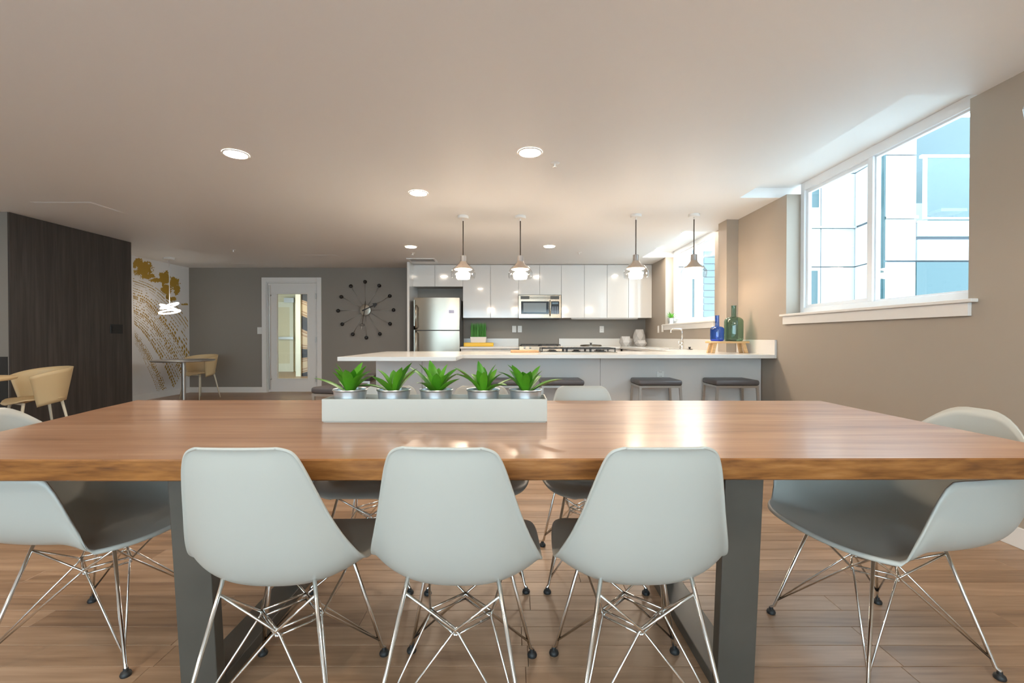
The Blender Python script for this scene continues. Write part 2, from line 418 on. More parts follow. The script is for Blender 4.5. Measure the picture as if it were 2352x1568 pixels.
# ---- door
dr = sroot('door_1', 'white framed glazed door in the dark grey wall', 'door', ((DX0+DX1)/2, YB, 0))
w2 = (DX1-DX0)/2; cw = .085
MB().box(-w2-cw, -w2, -.02, .0, 0, DZ+cw).box(w2, w2+cw, -.02, 0, 0, DZ+cw).box(-w2, w2, -.02, 0, DZ, DZ+cw).build('casing', M['white'], dr, bevel=.003)
MB().box(-w2, -w2+.02, 0, .15, 0, DZ).box(w2-.02, w2, 0, .15, 0, DZ).box(-w2+.02, w2-.02, 0, .15, DZ-.02, DZ).build('jamb', M['white'], dr)
xm = (DX0+DX1)/2; gx0, gx1, gz0, gz1 = PX(636, YB)-xm, PX(706, YB)-xm, PZ(869, YB), PZ(675, YB)
lx0, lx1 = -w2+.024, w2-.024
lf = MB().box(lx0, gx0, .01, .055, .012, DZ-.025).box(gx1, lx1, .01, .055, .012, DZ-.025).box(gx0, gx1, .01, .055, .012, gz0).box(gx0, gx1, .01, .055, gz1, DZ-.025).build('door_leaf', M['white'], dr)
bd = MB(); b_ = .016
bd.box(gx0-b_, gx0, -.001, .01, gz0-b_, gz1+b_).box(gx1, gx1+b_, -.001, .01, gz0-b_, gz1+b_).box(gx0, gx1, -.001, .01, gz0-b_, gz0).box(gx0, gx1, -.001, .01, gz1, gz1+b_)
bd.build('glazing_bead', M['white'], lf)
MB().box(gx0, gx1, .03, .036, gz0, gz1).build('pane', M['pane'], lf)
pr = MB().cyl((lx0+.055, -.045, 0), .012, .06, 2.07, 12)
for z in (.26, 1.88): pr.cyl((lx0+.055, 0, z), .014, -.01, .05, 10, 'y')
pr.build('pull_bar', M['metalsign'], lf, 'auto')
for z in (.26, 1.02, 1.86): MB().cyl((w2-.022, -.006, 0), .009, z-.055, z+.055, 8).build('hinge', M['metalsign'], dr, 'auto')
# ---- corridor beyond the door glass
cr = sroot('corridor_shell', 'cream corridor seen through the door glass', 'corridor', (-6.0, 11.6, 0))
MB().box(-2.6, 2.6, -2.64, 2.7, -.2, 0).build('corridor_floor', M['floorb'], cr)
MB().box(-2.6, 2.6, -2.64, 2.7, ZC, ZC+.1).build('corridor_ceiling', M['ceil'], cr)
MB().box(-2.7, -2.6, -2.64, 2.7, 0, ZC).build('corridor_side_wall', M['mustardwall'], cr)
MB().box(2.6, 2.7, -2.64, 2.7, 0, ZC).build('corridor_side_wall', M['mustardwall'], cr)
MB().box(-2.6, 2.6, 2.6, 2.7, 0, ZC).build('corridor_end_wall', M['mustardwall'], cr)
MB().box(PX(679,12.4)+6, PX(690.5,12.4)+6, .8, .95, 0, ZC).build('corridor_post', M['creamdoor'], cr)
MB().box(PX(690.5,12.4)+6, 2.6, .86, .92, 0, ZC).build('mural_panel', M['swirl'], cr)
d2 = thing('corridor_door', 'cream door with push bar and closer beyond the glass', 'door', (-7.15, 14.17, 0))
MB().box(-.36, -.25, -.05, 0, 0, 2.16).box(.25, .36, -.05, 0, 0, 2.16).box(-.25, .25, -.05, 0, 2.0, 2.16).box(-.25, .25, -.05, 0, 0, .25).build('door_leaf', M['creamdoor'], d2)
MB().box(-.25, .25, -.03, -.02, .25, 2.0).build('pane', M['mustardwall'], d2)
MB().box(-.36, .40, -.13, -.09, 1.0, 1.08).box(-.34,-.3,-.09,-.05,1.0,1.08).box(.3,.38,-.09,-.05,1.0,1.08).build('push_bar', M['metalsign'], d2)
MB().box(.12, .42, -.14, -.05, 2.14, 2.28).build('door_closer', M['metalsign'], d2)
cl = thing('corridor_lamp', 'flat ceiling lamp of the corridor beyond the glass door', 'light', (-6.0, 11.4, ZC-.03))
MB().box(-.4, .4, -.4, .4, 0, .028).build('lamp_housing', M['white'], cl)
MB().box(-.36, .36, -.36, .36, -.006, 0).build('lens', emit('corridor lens', (1,.84,.5), 9), cl)

# ---- mural print on the left wall: mustard dashes along bending lines, with torn patches
def zoom1(zx, zy):      # point of the wall plane seen at a place in the photograph's left detail
    x = zx/3.137; y = 460+zy/3.137; d = -XL*F/(1176-x); return d, PZ(y, d)
ctrl = []
for pts in ([(960,560),(1100,615),(1200,690),(1300,790),(1390,925)], [(960,690),(1060,735),(1150,840),(1260,990),(1385,1180)],
            [(965,820),(1050,875),(1130,965),(1220,1100),(1300,1270)], [(970,930),(1030,1010),(1100,1130),(1170,1270),(1215,1400)], [(972,1040),(1015,1120),(1060,1220),(1100,1310),(1130,1410)]):
    ctrl.append([zoom1(*p) for p in pts])
ctrl = np.array(ctrl)                     # family x point x (y, z)
def lerp_family(c, s):
    c = min(max(c, 0), 3.999); i = int(c); f = c-i
    A = ctrl[i]*(1-f)+ctrl[i+1]*f
    s4 = s*4; j = min(int(s4), 3); g = s4-j
    a0 = A[max(j-1,0)]; a1 = A[j]; a2 = A[j+1]; a3 = A[min(j+2,4)]
    return .5*((2*a1)+(-a0+a2)*g+(2*a0-5*a1+4*a2-a3)*g*g+(-a0+3*a1-3*a2+a3)*g**3)
mu = MB(); rnd = random.Random(3)
def dash(c0, c1, s0, s1):
    q = [lerp_family(c0, s0), lerp_family(c0, s1), lerp_family(c1, s1), lerp_family(c1, s0)]
    if any(p[0] > YB-.002 or p[1] < .11 for p in q): return
    if min(p[0] for p in q) < 6.6: return
    mu.add([(XL+.0015, p[0], p[1]) for p in q], [(0,1,2,3)])
nl = 30
for k in range(nl):
    c = 4.0*k/nl
    band = .5+.5*math.sin(k*1.05+.6)
    if 2.55 < c < 2.95: continue          # the blank ribbon
    th = (.040+.072*band**2) * (1 if k > 3 else .40)
    if 2.95 <= c: th *= 1.0
    ns = 34+int(4*math.sin(k))
    for s in range(ns):
        if rnd.random() < .10+.12*(1-band): continue
        s0 = s/ns+rnd.uniform(0,.004); s1 = (s+.84)/ns-rnd.uniform(0,.006)
        if k < 4: s1 = (s+1)/ns
        dash(c+rnd.uniform(-.006,.006), c+th*rnd.uniform(.75,1.15), s0, s1)
# torn patches, cut into thin horizontal runs
blobs = [(1040,500,60,62),(1000,455,40,40),(975,470,18,26),(1075,545,38,22),(1190,560,42,46),(1200,640,42,40),(1255,590,40,45),(1275,640,22,42),(1120,575,38,15),(1210,690,18,20),(1245,710,24,16),(1335,765,30,26),(1362,800,24,24)]
def inblob(zx, zy):
    n1 = noise.noise(Vector((zx*.035, zy*.05, 1.3)))*.75+noise.noise(Vector((zx*.12, zy*.15, 5.3)))*.65
    for bx, by, rx, ry in blobs:
        if ((zx-bx)/rx)**2+((zy-by)/ry)**2+n1*1.1 < 1: return True
    return False
st = 3.0
zy = 395.0
while zy < 840:
    zx = 962.0; start = None
    while zx < 1385:
        i = inblob(zx, zy)
        if i and start is None: start = zx
        if (not i or zx+st >= 1385) and start is not None:
            q = [zoom1(start, zy+st), zoom1(zx, zy+st), zoom1(zx, zy), zoom1(start, zy)]
            if all(p[0] < YB-.002 for p in q): mu.add([(XL+.0015, p[0], p[1]) for p in q], [(0,1,2,3)])
            start = None
        zx += st
    zy += st
mo = mu.build('mural_print', M['gold'], wl); mo['kind'] = 'stuff'

# ================================================================ OUTSIDE: neighbouring building
def outside():
    YA, YC = 11.0, 9.9
    g = struct(MB().box(XR+.2, 24, -8, 12, -3.2, -3.0).build('ground_outside', M['ground']), 'paved ground outside the windows', 'ground')
    b = thing('neighbour_building', 'white panelled apartment building outside the window with teal glazing', 'building', (8.4, 11.0, -3.0))
    def part(name, mat, x0, x1, y0, y1, z0, z1):
        MB().box(x0-8.4, x1-8.4, y0-11, y1-11, z0+3, z1+3).build(name, mat, b)
    xc = PX(1963, YA); xb = PX(2033, YC); TOP = 6.5
    part('wall', M['facadegap'], 2.9, xc+.3, YA+.06, YA+.5, -3, TOP)
    # face A: panels between joints
    gz = [(-3,-.9),(-.88,PZ(613,YA)-.012),(PZ(613,YA)+.012, PZ(522,YA)-.04),(PZ(522,YA)+.01, 5.0),(5.03,TOP)]
    xs = [2.95, 4.5, 6.0, PX(1884,YA), xc]
    for z0, z1 in gz:
        for i in range(4):
            part('facade_panel', M['clad'], xs[i]+.012, xs[i+1]-.012, YA, YA+.06, z0, z1)
    part('ledge', M['clad'], 2.95, xc, YA-.05, YA, PZ(522,YA)-.03, PZ(522,YA)+.015)
    part('window', M['teal'], PX(1852,YA), PX(1878,YA), YA-.02, YA, PZ(477,YA), PZ(395,YA))
    part('window', M['teal'], PX(1852,YA), PX(1876,YA), YA-.02, YA, PZ(745,YA), PZ(622,YA))
    part('window', M['teal'], 4.36, 4.47, YA-.02, YA, -.2, 4.2)
    for k in range(16): part('louvre', M['louvre'], 4.62, 5.35, YA-.05, YA, .6+.16*k, .735+.16*k)
    # face B: return between A and C, with a corner window of ribbed blinds
    def bp(t): return xc+(xb-xc)*t, YA+(YC-YA)*t
    def quad(name, mat, t0, t1, z0, z1, off):
        (x0, y0), (x1, y1) = bp(t0), bp(t1)
        MB().hexa([(x0-8.4-off, y0-11, z0+3),(x1-8.4-off, y1-11, z0+3),(x1-8.4+.04, y1-11, z0+3),(x0-8.4+.04, y0-11, z0+3)],
                  [(x0-8.4-off, y0-11, z1+3),(x1-8.4-off, y1-11, z1+3),(x1-8.4+.04, y1-11, z1+3),(x0-8.4+.04, y0-11, z1+3)]).build(name, mat, b)
    quad('wall', M['facadegap'], 0, .94, -3, TOP, -.02)
    for z0, z1 in gz: quad('facade_panel', M['clad'], .02, .66, z0, z1, .02)
    for k in range(4): quad('window', M['teal'], .67+.08*k, .735+.08*k, -3, TOP, .012+.012*(k % 2))
    part('corner_post', M['teal'], xb-.03, xb+.03, YC+.02, YC+.12, -3, TOP)
    # face C and the balcony bay beside it
    xd = PX(2103, YC)
    part('wall', M['facadegap'], xb, 16, YC+.06, YC+.5, -3, PZ(545,YC)+.2)
    part('wall', M['facadegap'], xb, xd, YC+.06, YC+.5, PZ(545,YC), TOP)
    for z0, z1 in ((-3,-.9),(-.88,PZ(600,YC)-.02),(PZ(600,YC)+.02,PZ(501,YC)-.03),(PZ(501,YC)+.03,5.0),(5.03,TOP)):
        part('facade_panel', M['clad'], xb, xd-.015, YC, YC+.06, z0, z1)
    part('ledge', M['clad'], xb, xd, YC-.05, YC, PZ(503,YC), PZ(497,YC))
    part('balcony_back_wall', M['tealdark'], xd, 16, YC+1.4, YC+1.5, PZ(545,YC), TOP)
    part('facade_panel', M['clad'], xd+.015, 16, YC-.02, YC+.06, PZ(543,YC), PZ(508,YC))
    part('facade_panel', M['clad'], xd+.015, 16, YC-.02, YC+.06, PZ(598,YC), PZ(551,YC))
    part('balcony_floor', M['clad'], xd, 16, YC, YC+1.4, PZ(512,YC), PZ(508,YC))
    part('window', M['teal'], xd, 16, YC-.01, YC+.06, PZ(720,YC), PZ(602,YC))
    part('facade_panel', M['clad'], xd+.015, 16, YC-.02, YC+.06, -3, PZ(722,YC))
    part('balcony_rail', M['vinyl'], PX(2112,YC), 16, YC-.02, YC+.05, PZ(364,YC), PZ(357,YC))
    part('balcony_rail', M['vinyl'], PX(2120,YC), 16, YC-.02, YC+.05, PZ(504,YC), PZ(500,YC))
    for x in (PX(2122,YC), 11.0, 12.4): part('balcony_post', M['vinyl'], x-.025, x+.025, YC-.02, YC+.04, PZ(500,YC), PZ(364,YC))
    part('balcony_glass', thin_glass('balcony glass', (.72,.82,.83), .06, .4), PX(2125,YC), 16, YC, YC+.012, PZ(500,YC), PZ(364,YC))
    part('balcony_chair', M['ground'], xd+.25, xd+.6, YC+.4, YC+.8, PZ(508,YC), PZ(508,YC)+.5)
    part('balcony_table', M['ground'], xd+1.0, xd+1.6, YC+.5, YC+.9, PZ(508,YC)+.35, PZ(508,YC)+.42)
outside()

# ================================================================ DINING TABLE
def wavy(a, b_, n, amp, seed):
    out = []
    for i in range(n):
        t = i/n; p = Vector(a)*(1-t)+Vector(b_)*t; d = (Vector(b_)-Vector(a)).normalized()
        k = noise.noise(Vector((t*5+seed, seed*3.1, .5)))*amp*min(1, 8*min(t, 1-t)+.15)
        out.append(p+Vector((d.y, -d.x))*k)
    return out
TT = .75
tb = thing('dining_table', 'long live edge walnut slab dining table on dark steel legs', 'table', (-.13, 1.75, 0))
ox, oy = .13, -1.75
A, B, Cc, D = (-1.66,1.185), (1.56,1.200), (1.555,2.29), (-1.91,2.315)
ol = wavy(A, B, 46, .006, 1)+wavy(B, Cc, 14, .004, 4)+wavy(Cc, D, 40, .006, 9)+wavy(D, A, 14, .012, 13)
ol = [(p[0]+ox, p[1]+oy) for p in ol]
n = len(ol); cx = sum(p[0] for p in ol)/n; cy = sum(p[1] for p in ol)/n
def ring(off, z): return [(p[0]*(1-off/1.6)+0, p[1]*(1-off/.55), z) for p in ol]
vs = ring(.004,TT)+ring(0,TT-.004)+ring(.002,TT-.03)+ring(.006,TT-.056)+ring(.012,TT-.060)
fs = [tuple(range(n))]+[tuple(range(5*n-1,4*n-1,-1))]
for k in range(4):
    for i in range(n): fs.append((k*n+(i+1)%n, k*n+i, (k+1)*n+i, (k+1)*n+(i+1)%n))
fs[0] = tuple(range(n))
tto = MB().add(vs, fs).build('tabletop', M['table'], tb)
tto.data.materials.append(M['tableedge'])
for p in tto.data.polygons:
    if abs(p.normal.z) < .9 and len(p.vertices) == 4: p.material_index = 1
for xc_ in (-.93, .665):
    f_ = bpy.data.objects.new('leg_frame', None)
    x0, x1 = xc_+ox-.055, xc_+ox+.055
    q0, q1, q2, q3 = 1.295+oy, 1.345+oy, 1.98+oy, 2.03+oy
    lg = MB()
    tk = .04
    lg.hexa([(x0,q1,.0),(x1,q1,.0),(x1,q1+tk,.0),(x0,q1+tk,.0)], [(x0,q0,TT-.075),(x1,q0,TT-.075),(x1,q0+tk,TT-.075),(x0,q0+tk,TT-.075)])
    lg.build('leg', M['gunmetal'], tb, bevel=.003)
    MB().hexa([(x0,q2,.0),(x1,q2,.0),(x1,q2+tk,.0),(x0,q2+tk,.0)], [(x0,q2+.05,TT-.075),(x1,q2+.05,TT-.075),(x1,q2+.05+tk,TT-.075),(x0,q2+.05+tk,TT-.075)]).build('leg', M['gunmetal'], tb, bevel=.003)
    MB().box(x0, x1, q1+tk, q2, 0, .04).build('floor_bar', M['gunmetal'], tb, bevel=.003)
    MB().box(x0, x1, q0, q2+.09, TT-.075, TT-.06).build('top_plate', M['gunmetal'], tb, bevel=.002)

# ================================================================ SHELL CHAIRS
def catmull(pts, t):
    n = len(pts)-1; x = t*n; i = min(int(x), n-1); g = x-i
    p0, p1, p2, p3 = pts[max(i-1,0)], pts[i], pts[i+1], pts[min(i+2,n)]
    return [.5*((2*b)+(-a+c)*g+(2*a-5*b+4*c-d)*g*g+(-a+3*b-3*c+d)*g**3) for a, b, c, d in zip(p0,p1,p2,p3)]
SIDE = [  # y, z, half width, edge lift, direction of the lift (0 = forward, 1 = up)
 (-.275,.815,.094,.006,0),(-.268,.806,.120,.010,0),(-.264,.790,.136,.014,0),(-.258,.755,.150,.022,0),(-.246,.700,.166,.034,0),(-.230,.635,.184,.048,0),
 (-.212,.570,.204,.062,.05),(-.192,.510,.221,.074,.2),(-.160,.448,.234,.084,.45),(-.105,.408,.240,.082,.75),(-.030,.397,.239,.066,1),(.055,.403,.234,.048,1),
 (.135,.425,.226,.028,1),(.205,.437,.213,.014,1),(.250,.438,.190,.004,1),(.272,.430,.150,.0,1),(.280,.420,.095,.0,1)]
def side_shell(u, v):
    y, z, hw, e, k = catmull(SIDE, u); s = 2*v-1; s = math.copysign(1-(1-abs(s))**1.5, s)
    a = k*PI/2; l = e*abs(s)**2.6
    if abs(s) > .93: l -= (.004+.11*e)*((abs(s)-.93)/.07)**1.5
    return (hw*s*(1-.02*abs(s)**4), y+l*math.cos(a), z+l*math.sin(a))
def arm_shell(u, v):
    t = 2*PI*v                     # 0 = front
    sx, sy = math.sin(t), math.cos(t)
    a = math.degrees(min(t, 2*PI-t))
    def sm(x, p, q):
        x = min(max((x-p)/(q-p), 0), 1); return x*x*(3-2*x)
    px = .305*math.copysign(abs(sx)**(.78 if sy > 0 else .80), sx); py = (.285 if sy > 0 else .425)*math.copysign(abs(sy)**(.72 if sy > 0 else .9), sy)
    z = .432+.233*sm(a, 55, 84)+.148*sm(a, 131, 177)
    phi = u*PI/2
    kb = .75*sm(a, 118, 165)
    h = (1-(1-u)**2.3)*(1-kb)+(math.sin(phi)**1.0)*kb
    vv = (u**2.9)*(1-kb)+((1-math.cos(phi))**1.25)*kb
    zb = .405
    lip = .012*max(0, u-.93)/.07 if z > .46 else 0
    if z < .46: z -= .02*max(0, u-.85)/.15
    return (px*h*(1+lip*1.5), -.01+(py+.01)*h*(1+lip), zb+(z-zb)*vv)
def make_chair(kind, label, loc, rz):
    t = thing('dining_chair' if kind == 'side' else 'dining_armchair', label, 'chair', loc, rz, 'white shell chairs around the walnut table')
    if kind == 'side': mb = MB().grid(side_shell, 44, 27)
    else:
        mb = MB().grid(lambda u, v: arm_shell(.06+.94*u, v), 26, 96, True)
        mb.f.append(tuple(range(95,-1,-1)))
        mb.f = [tuple(reversed(f)) for f in mb.f]
    sh = mb.build('shell', M['shell'], t, True)
    so = sh.modifiers.new('solid', 'SOLIDIFY'); so.thickness = .007; so.offset = 0
    if kind == 'side':
        ss = sh.modifiers.new('sub', 'SUBSURF'); ss.levels = 1; ss.render_levels = 1
    arm = kind != 'side'
    fz = .012; fx = .205; fy = .235 if arm else .215; tx, ty = .118, .125; oyb = -.005
    def zt(sy): return .404 if arm else (.445 if sy < 0 else .410)
    def ends(sx, sy): return Vector((sx*fx, sy*fy+oyb, fz)), Vector((sx*tx, sy*ty+oyb, zt(sy)))
    def onleg(sx, sy, q):
        a_, b__ = ends(sx, sy); return a_+(b__-a_)*q
    zd = .270; dr_ = .088
    Dp = {'r': Vector((0,-dr_+oyb,zd)), 'f': Vector((0,dr_+oyb,zd)), 'l': Vector((-dr_,oyb,zd)), 'x': Vector((dr_,oyb,zd))}
    for sx in (-1, 1):
        for sy in (-1, 1):
            Ft, Tp = ends(sx, sy); up = Ft+(Tp-Ft)*.05+Vector((-sx*.002, -sy*.002, 0))
            lg = MB().tube([Ft, Ft+Vector((0,0,.014)), up, Tp], .0058, 8).build('leg', M['chrome'], t, True)
            MB().lathe([(.002,-.012),(.015,-.012),(.0165,-.007),(.014,.0),(.008,.004),(.007,.012),(.002,.013)], 14, Ft).build('foot_glide', M['rubber'], lg, 'auto')
            for dk, other in ((('r' if sy < 0 else 'f'), onleg(-sx, sy, .90)), (('l' if sx < 0 else 'x'), onleg(sx, -sy, .90))):
                p = Dp[dk]; st_ = Ft+(Tp-Ft)*.10
                off = (Vector((sx,0,0)) if dk in 'rf' else Vector((0,sy,0)))*.006
                MB().tube([st_, p+off+(st_-p).normalized()*.012, p+off, p+off+(other-p).normalized()*.012, other], .0036, 6).build('wire_strut', M['chrome'], t, True)
    cf = MB()
    for a, b_ in (('r','l'),('l','f'),('f','x'),('x','r')):
        for dz in (-.008, .010): cf.tube([Dp[a]+Vector((0,0,dz)), Dp[b_]+Vector((0,0,dz))], .0036, 6)
    cf.build('cross_frame', M['chrome'], t, True)
    return t
c0 = make_chair('side', 'white shell chair seen from behind at the left end of the near row', (-.636, 1.315, 0), math.radians(0))
dup(c0, (-.148, 1.318, 0), math.radians(-3), 'white shell chair seen from behind in the middle of the near row')
dup(c0, (.350, 1.320, 0), math.radians(1), 'white shell chair seen from behind beside the right steel leg, near row')
dup(c0, (-.632, 2.10, 0), PI, 'white shell chair across the table, behind the second potted plant from the left')
dup(c0, (-.152, 2.10, 0), PI+.03, 'white shell chair across the table, behind the fourth potted plant from the left')
dup(c0, (.357, 2.10, 0), PI-.02, 'white shell chair across the table, right of the planter box')
a0 = make_chair('arm', 'white shell armchair at the table end by the window wall', (1.262, 1.585, 0), PI/2+math.radians(8))
dup(a0, (-1.455, 1.63, 0), -PI/2+math.radians(1), 'white shell armchair at the left table end toward the dark partition')

# ================================================================ PLANTER AND PLANTS
BX0, BX1, BY0, BY1 = PX(738,1.70), PX(1257,1.70), 1.70, 1.850
pb = thing('planter_box', 'long off white rectangular planter box on the walnut table', 'planter', ((BX0+BX1)/2, (BY0+BY1)/2, TT))
hx, hy = (BX1-BX0)/2, (BY1-BY0)/2; wt = .005; zh = .088
MB().box(-hx,hx,-hy,-hy+wt,.004,zh).build('front_panel', M['planter'], pb, bevel=.0015)
MB().box(-hx,hx,hy-wt,hy,.004,zh).build('back_panel', M['planter'], pb, bevel=.0015)
MB().box(-hx,-hx+wt,-hy+wt,hy-wt,.004,zh).build('end_panel', M['planter'], pb)
MB().box(hx-wt,hx,-hy+wt,hy-wt,.004,zh).build('end_panel', M['planter'], pb)
MB().box(-hx+.004,hx-.004,-hy+.004,hy-.004,0,.008).build('base', M['planter'], pb)
def leaf(az, ln, wd, el, bend, base, seg=6, fold=.25):
    mb = MB(); d = Vector((math.cos(az), math.sin(az), 0)); sd = Vector((-math.sin(az), math.cos(az), 0))
    p = Vector(base); e = el; vs = []
    for i in range(seg+1):
        t = i/seg
        wdt = wd*(.40+.60*math.sin(min(1, t/.5)*PI/2)) if t < .5 else wd*max(.02, (1-((t-.5)/.5)**2.1))
        up = Vector((0,0,1))*math.cos(e)-d*math.sin(e)
        vs += [p-sd*wdt/2+up*wdt*fold, p, p+sd*wdt/2+up*wdt*fold]
        p = p+(d*math.cos(e)+Vector((0,0,1))*math.sin(e))*(ln/seg); e -= bend/seg
    fs = []
    for i in range(seg):
        for k in range(2): fs.append((i*3+k, i*3+k+1, i*3+k+4, i*3+k+3))
    return mb.add(vs, fs)
names = ['leftmost', 'second from left', 'middle', 'second from right', 'rightmost']
for i, x in enumerate((804, 904.5, 1002, 1110, 1207)):
    cx_, cy_ = PX(x, 1.773), 1.774
    p = thing('potted_plant', 'green strappy leaf plant in a small galvanised pot, %s in the planter box' % names[i], 'plant', (cx_, cy_, TT+.008), 0, 'potted plants in the planter box')
    prof = [(.001,0),(.050,0),(.052,.003),(.0565,.055),(.0585,.057),(.0570,.062),(.0625,.103),(.0655,.105),(.0665,.108),(.0650,.111),(.0615,.109),(.0590,.085)]
    MB().lathe(prof, 32).build('pot', M['galv'], p, 'auto')
    MB().lathe([(.001,.094),(.03,.096),(.0595,.090)], 20).build('soil', M['soil'], p, True)
    rr = random.Random(40+i*7)
    nlf = (16, 9, 14, 13, 12)[i]
    for k in range(nlf):
        az = 2*PI*(k*.382+rr.uniform(-.04,.04))+i
        inner = k/nlf
        el = math.radians(rr.uniform(44, 62)+26*inner); ln = rr.uniform(.115,.158)*(1-.12*inner)
        if k in (1, 4): el = math.radians(rr.uniform(30, 40)); ln = .150
        wd = rr.uniform(.030, .041)
        lb = leaf(az, ln, wd, el, rr.uniform(.2,.85), (.010*math.cos(az), .010*math.sin(az), .090), 7, rr.uniform(.12,.3))
        lo = lb.build('leaf', M['leaf'], p, True)

# ================================================================ KITCHEN: WORKTOPS AND BASES
WT0, WT1 = .863, .899
sinkx, sinky = (2.03, 2.36), (6.10, 6.84)
def wmask(x, y):
    if sinkx[0] < x < sinkx[1] and sinky[0] < y < sinky[1]: return False
    if x > 2.444 and 5.19 < y < 5.41: return False
    if 3.93 < y < 4.43: return x < -.485
    if 4.43 < y < 5.48: return True
    if 5.48 < y < 8.14: return x > 1.94
    return x > .905
wk = thing('kitchen_worktop', 'white quartz worktop of the peninsula running on along the window wall', 'worktop', (1.0, 4.9, WT0))
xs = [-1.51, -.485, .905, 1.94, sinkx[0], sinkx[1], 2.444, 2.558]; yy = [3.93, 4.43, 5.19, 5.41, 5.48, sinky[0], sinky[1], 8.14, YB-.022]
mb = MB().cells([x-1.0 for x in xs], [y-4.9 for y in yy], lambda x, y: wmask(x+1.0, y+4.9), 0, WT1-WT0)
mb.build('worktop_slab', M['quartz'], wk, bevel=.002)
UPZ = 1.043
for q0, q1, lab in ((4.43, 5.19, 'short white quartz upstand behind the glass bottles'), (5.41, YB-.022, 'long white quartz upstand below the sink window')):
    tag(MB().box(-.0105, .0105, -(q1-q0)/2, (q1-q0)/2, 0, UPZ-WT0).build('quartz_upstand', M['quartz'], None, bevel=.002, loc=(2.569, (q0+q1)/2, WT0)), lab, 'upstand')
tag(MB().box(-.826, .826, -.0105, .0105, 0, UPZ-WT0).build('quartz_upstand', M['quartz'], None, loc=(.906+.826, YB-.0115, WT0)), 'white quartz upstand behind the faceted vases', 'upstand')
tag(MB().box(-.527, .527, -.0105, .0105, 0, UPZ-WT0).build('quartz_upstand', M['quartz'], None, loc=(-.4025, YB-.0115, WT0)), 'white quartz upstand behind the grass pot', 'upstand')
wk2 = thing('kitchen_worktop', 'short white quartz worktop between fridge and range', 'worktop', (-.43, 8.4, WT0))
MB().box(-.93+.43, .125+.43, 8.14-8.4, YB-.022-8.4, 0, WT1-WT0).build('worktop_slab', M['quartz'], wk2, bevel=.002)
# peninsula body: panels with open joints
pn = thing('kitchen_peninsula', 'white panelled peninsula base below the quartz worktop', 'cabinet', (.55, 5.0, 0))
pl = PX(863, 4.70)
MB().box(pl-.55+.02, 2.44-.55, 4.72-5, 5.44-5, .0, WT0-.001).build('carcass', M['panel'], pn)
segs = [pl, PX(969,4.70), PX(1379,4.70), XR-.004]
for i in range(3): MB().box(segs[i]+.0015-.55, segs[i+1]-.0015-.55, 4.70-5, 4.72-5, 0, WT0-.001).build('front_panel', M['panel'], pn, bevel=.001)
MB().box(pl-.55-.0, pl-.55+.02, 4.722-5, 5.44-5, 0, WT0-.001).build('end_panel', M['gloss'], pn)
# base cabinets
def base_cab(x0, x1, y0, y1, label, nd, face='-y'):
    c = thing('base_cabinet', label, 'cabinet', ((x0+x1)/2, (y0+y1)/2, 0), 0, 'white base cabinets')
    hx, hy = (x1-x0)/2, (y1-y0)/2
    MB().box(-hx, hx, -hy+(.02 if face == '-y' else 0), hy, .1, WT0-.001).box(-hx+.03, hx-.01, -hy+.07, hy, 0, .1).build('carcass', M['panel'], c)
    if face == '-y':
        for k in range(nd):
            a = -hx+2*hx*k/nd+.0015; b_ = -hx+2*hx*(k+1)/nd-.0015
            d = MB().box(a, b_, -hy, -hy+.019, .105, WT0-.012).build('door', M['gloss'], c, bevel=.001)
            MB().box((a+b_)/2-.06, (a+b_)/2+.06, -hy-.012, -hy, WT0-.017, WT0-.012).build('finger_pull', M['steel'], d)
    else:
        for k in range(nd):
            a = -hy+2*hy*k/nd+.0015; b_ = -hy+2*hy*(k+1)/nd-.0015
            d = MB().box(-hx-.019, -hx, a, b_, .105, WT0-.012).build('door', M['gloss'], c, bevel=.001)
            MB().box(-hx-.031, -hx-.019, (a+b_)/2-.06, (a+b_)/2+.06, WT0-.017, WT0-.012).build('finger_pull', M['steel'], d)
base_cab(-.92, .12, 8.17, YB-.003, 'white base cabinet between the fridge and the range', 2)
base_cab(.91, 1.955, 8.17, YB-.003, 'white base cabinet right of the range', 2)
base_cab(1.99, 2.56, 6.98, 8.12, 'white base cabinet in the corner below the sink window', 2, '-x')
base_cab(1.99, 2.56, 5.50, 5.98, 'white base cabinet between sink and peninsula', 1, '-x')
sk = thing('kitchen_sink', 'white undermounted sink in the counter under the window', 'sink', ((sinkx[0]+sinkx[1])/2, (sinky[0]+sinky[1])/2, WT1-.2))
a, b_ = (sinkx[1]-sinkx[0])/2, (sinky[1]-sinky[0])/2
MB().box(-a,a,-b_,b_,0,.012).box(-a,-a+.01,-b_,b_,.012,.2).box(a-.01,a,-b_,b_,.012,.2).box(-a+.01,a-.01,-b_,-b_+.01,.012,.2).box(-a+.01,a-.01,b_-.01,b_,.012,.2).build('basin', M['gloss'], sk)
rim = MB()
rim.box(-a-.015,a+.015,-b_-.015,-b_+.006,.2,.206).box(-a-.015,a+.015,b_-.006,b_+.015,.2,.206).box(-a-.015,-a+.006,-b_+.006,b_-.006,.2,.206).box(a-.006,a+.015,-b_+.006,b_-.006,.2,.206)
rim.build('rim', M['gloss'], sk)
MB().cyl((0,0,0), .035, .012, .016, 16).build('drain', M['chrome'], sk)
fa = thing('kitchen_faucet', 'chrome single lever faucet behind the sink', 'faucet', (2.43, 6.50, WT1))
MB().lathe([(.001,0),(.034,0),(.034,.012),(.029,.02),(.027,.085),(.024,.10),(.014,.115),(.014,.16)], 20, cap1=True).build('faucet_body', M['chrome'], fa, 'auto')
pts = [(0,0,.11)]+[(0,0,.24)]
for k in range(7):
    an = PI/2*k/6; pts.append((-.035+.035*math.cos(an), 0, .25+.035*math.sin(an)))
pts += [(-.13,0,.285)]
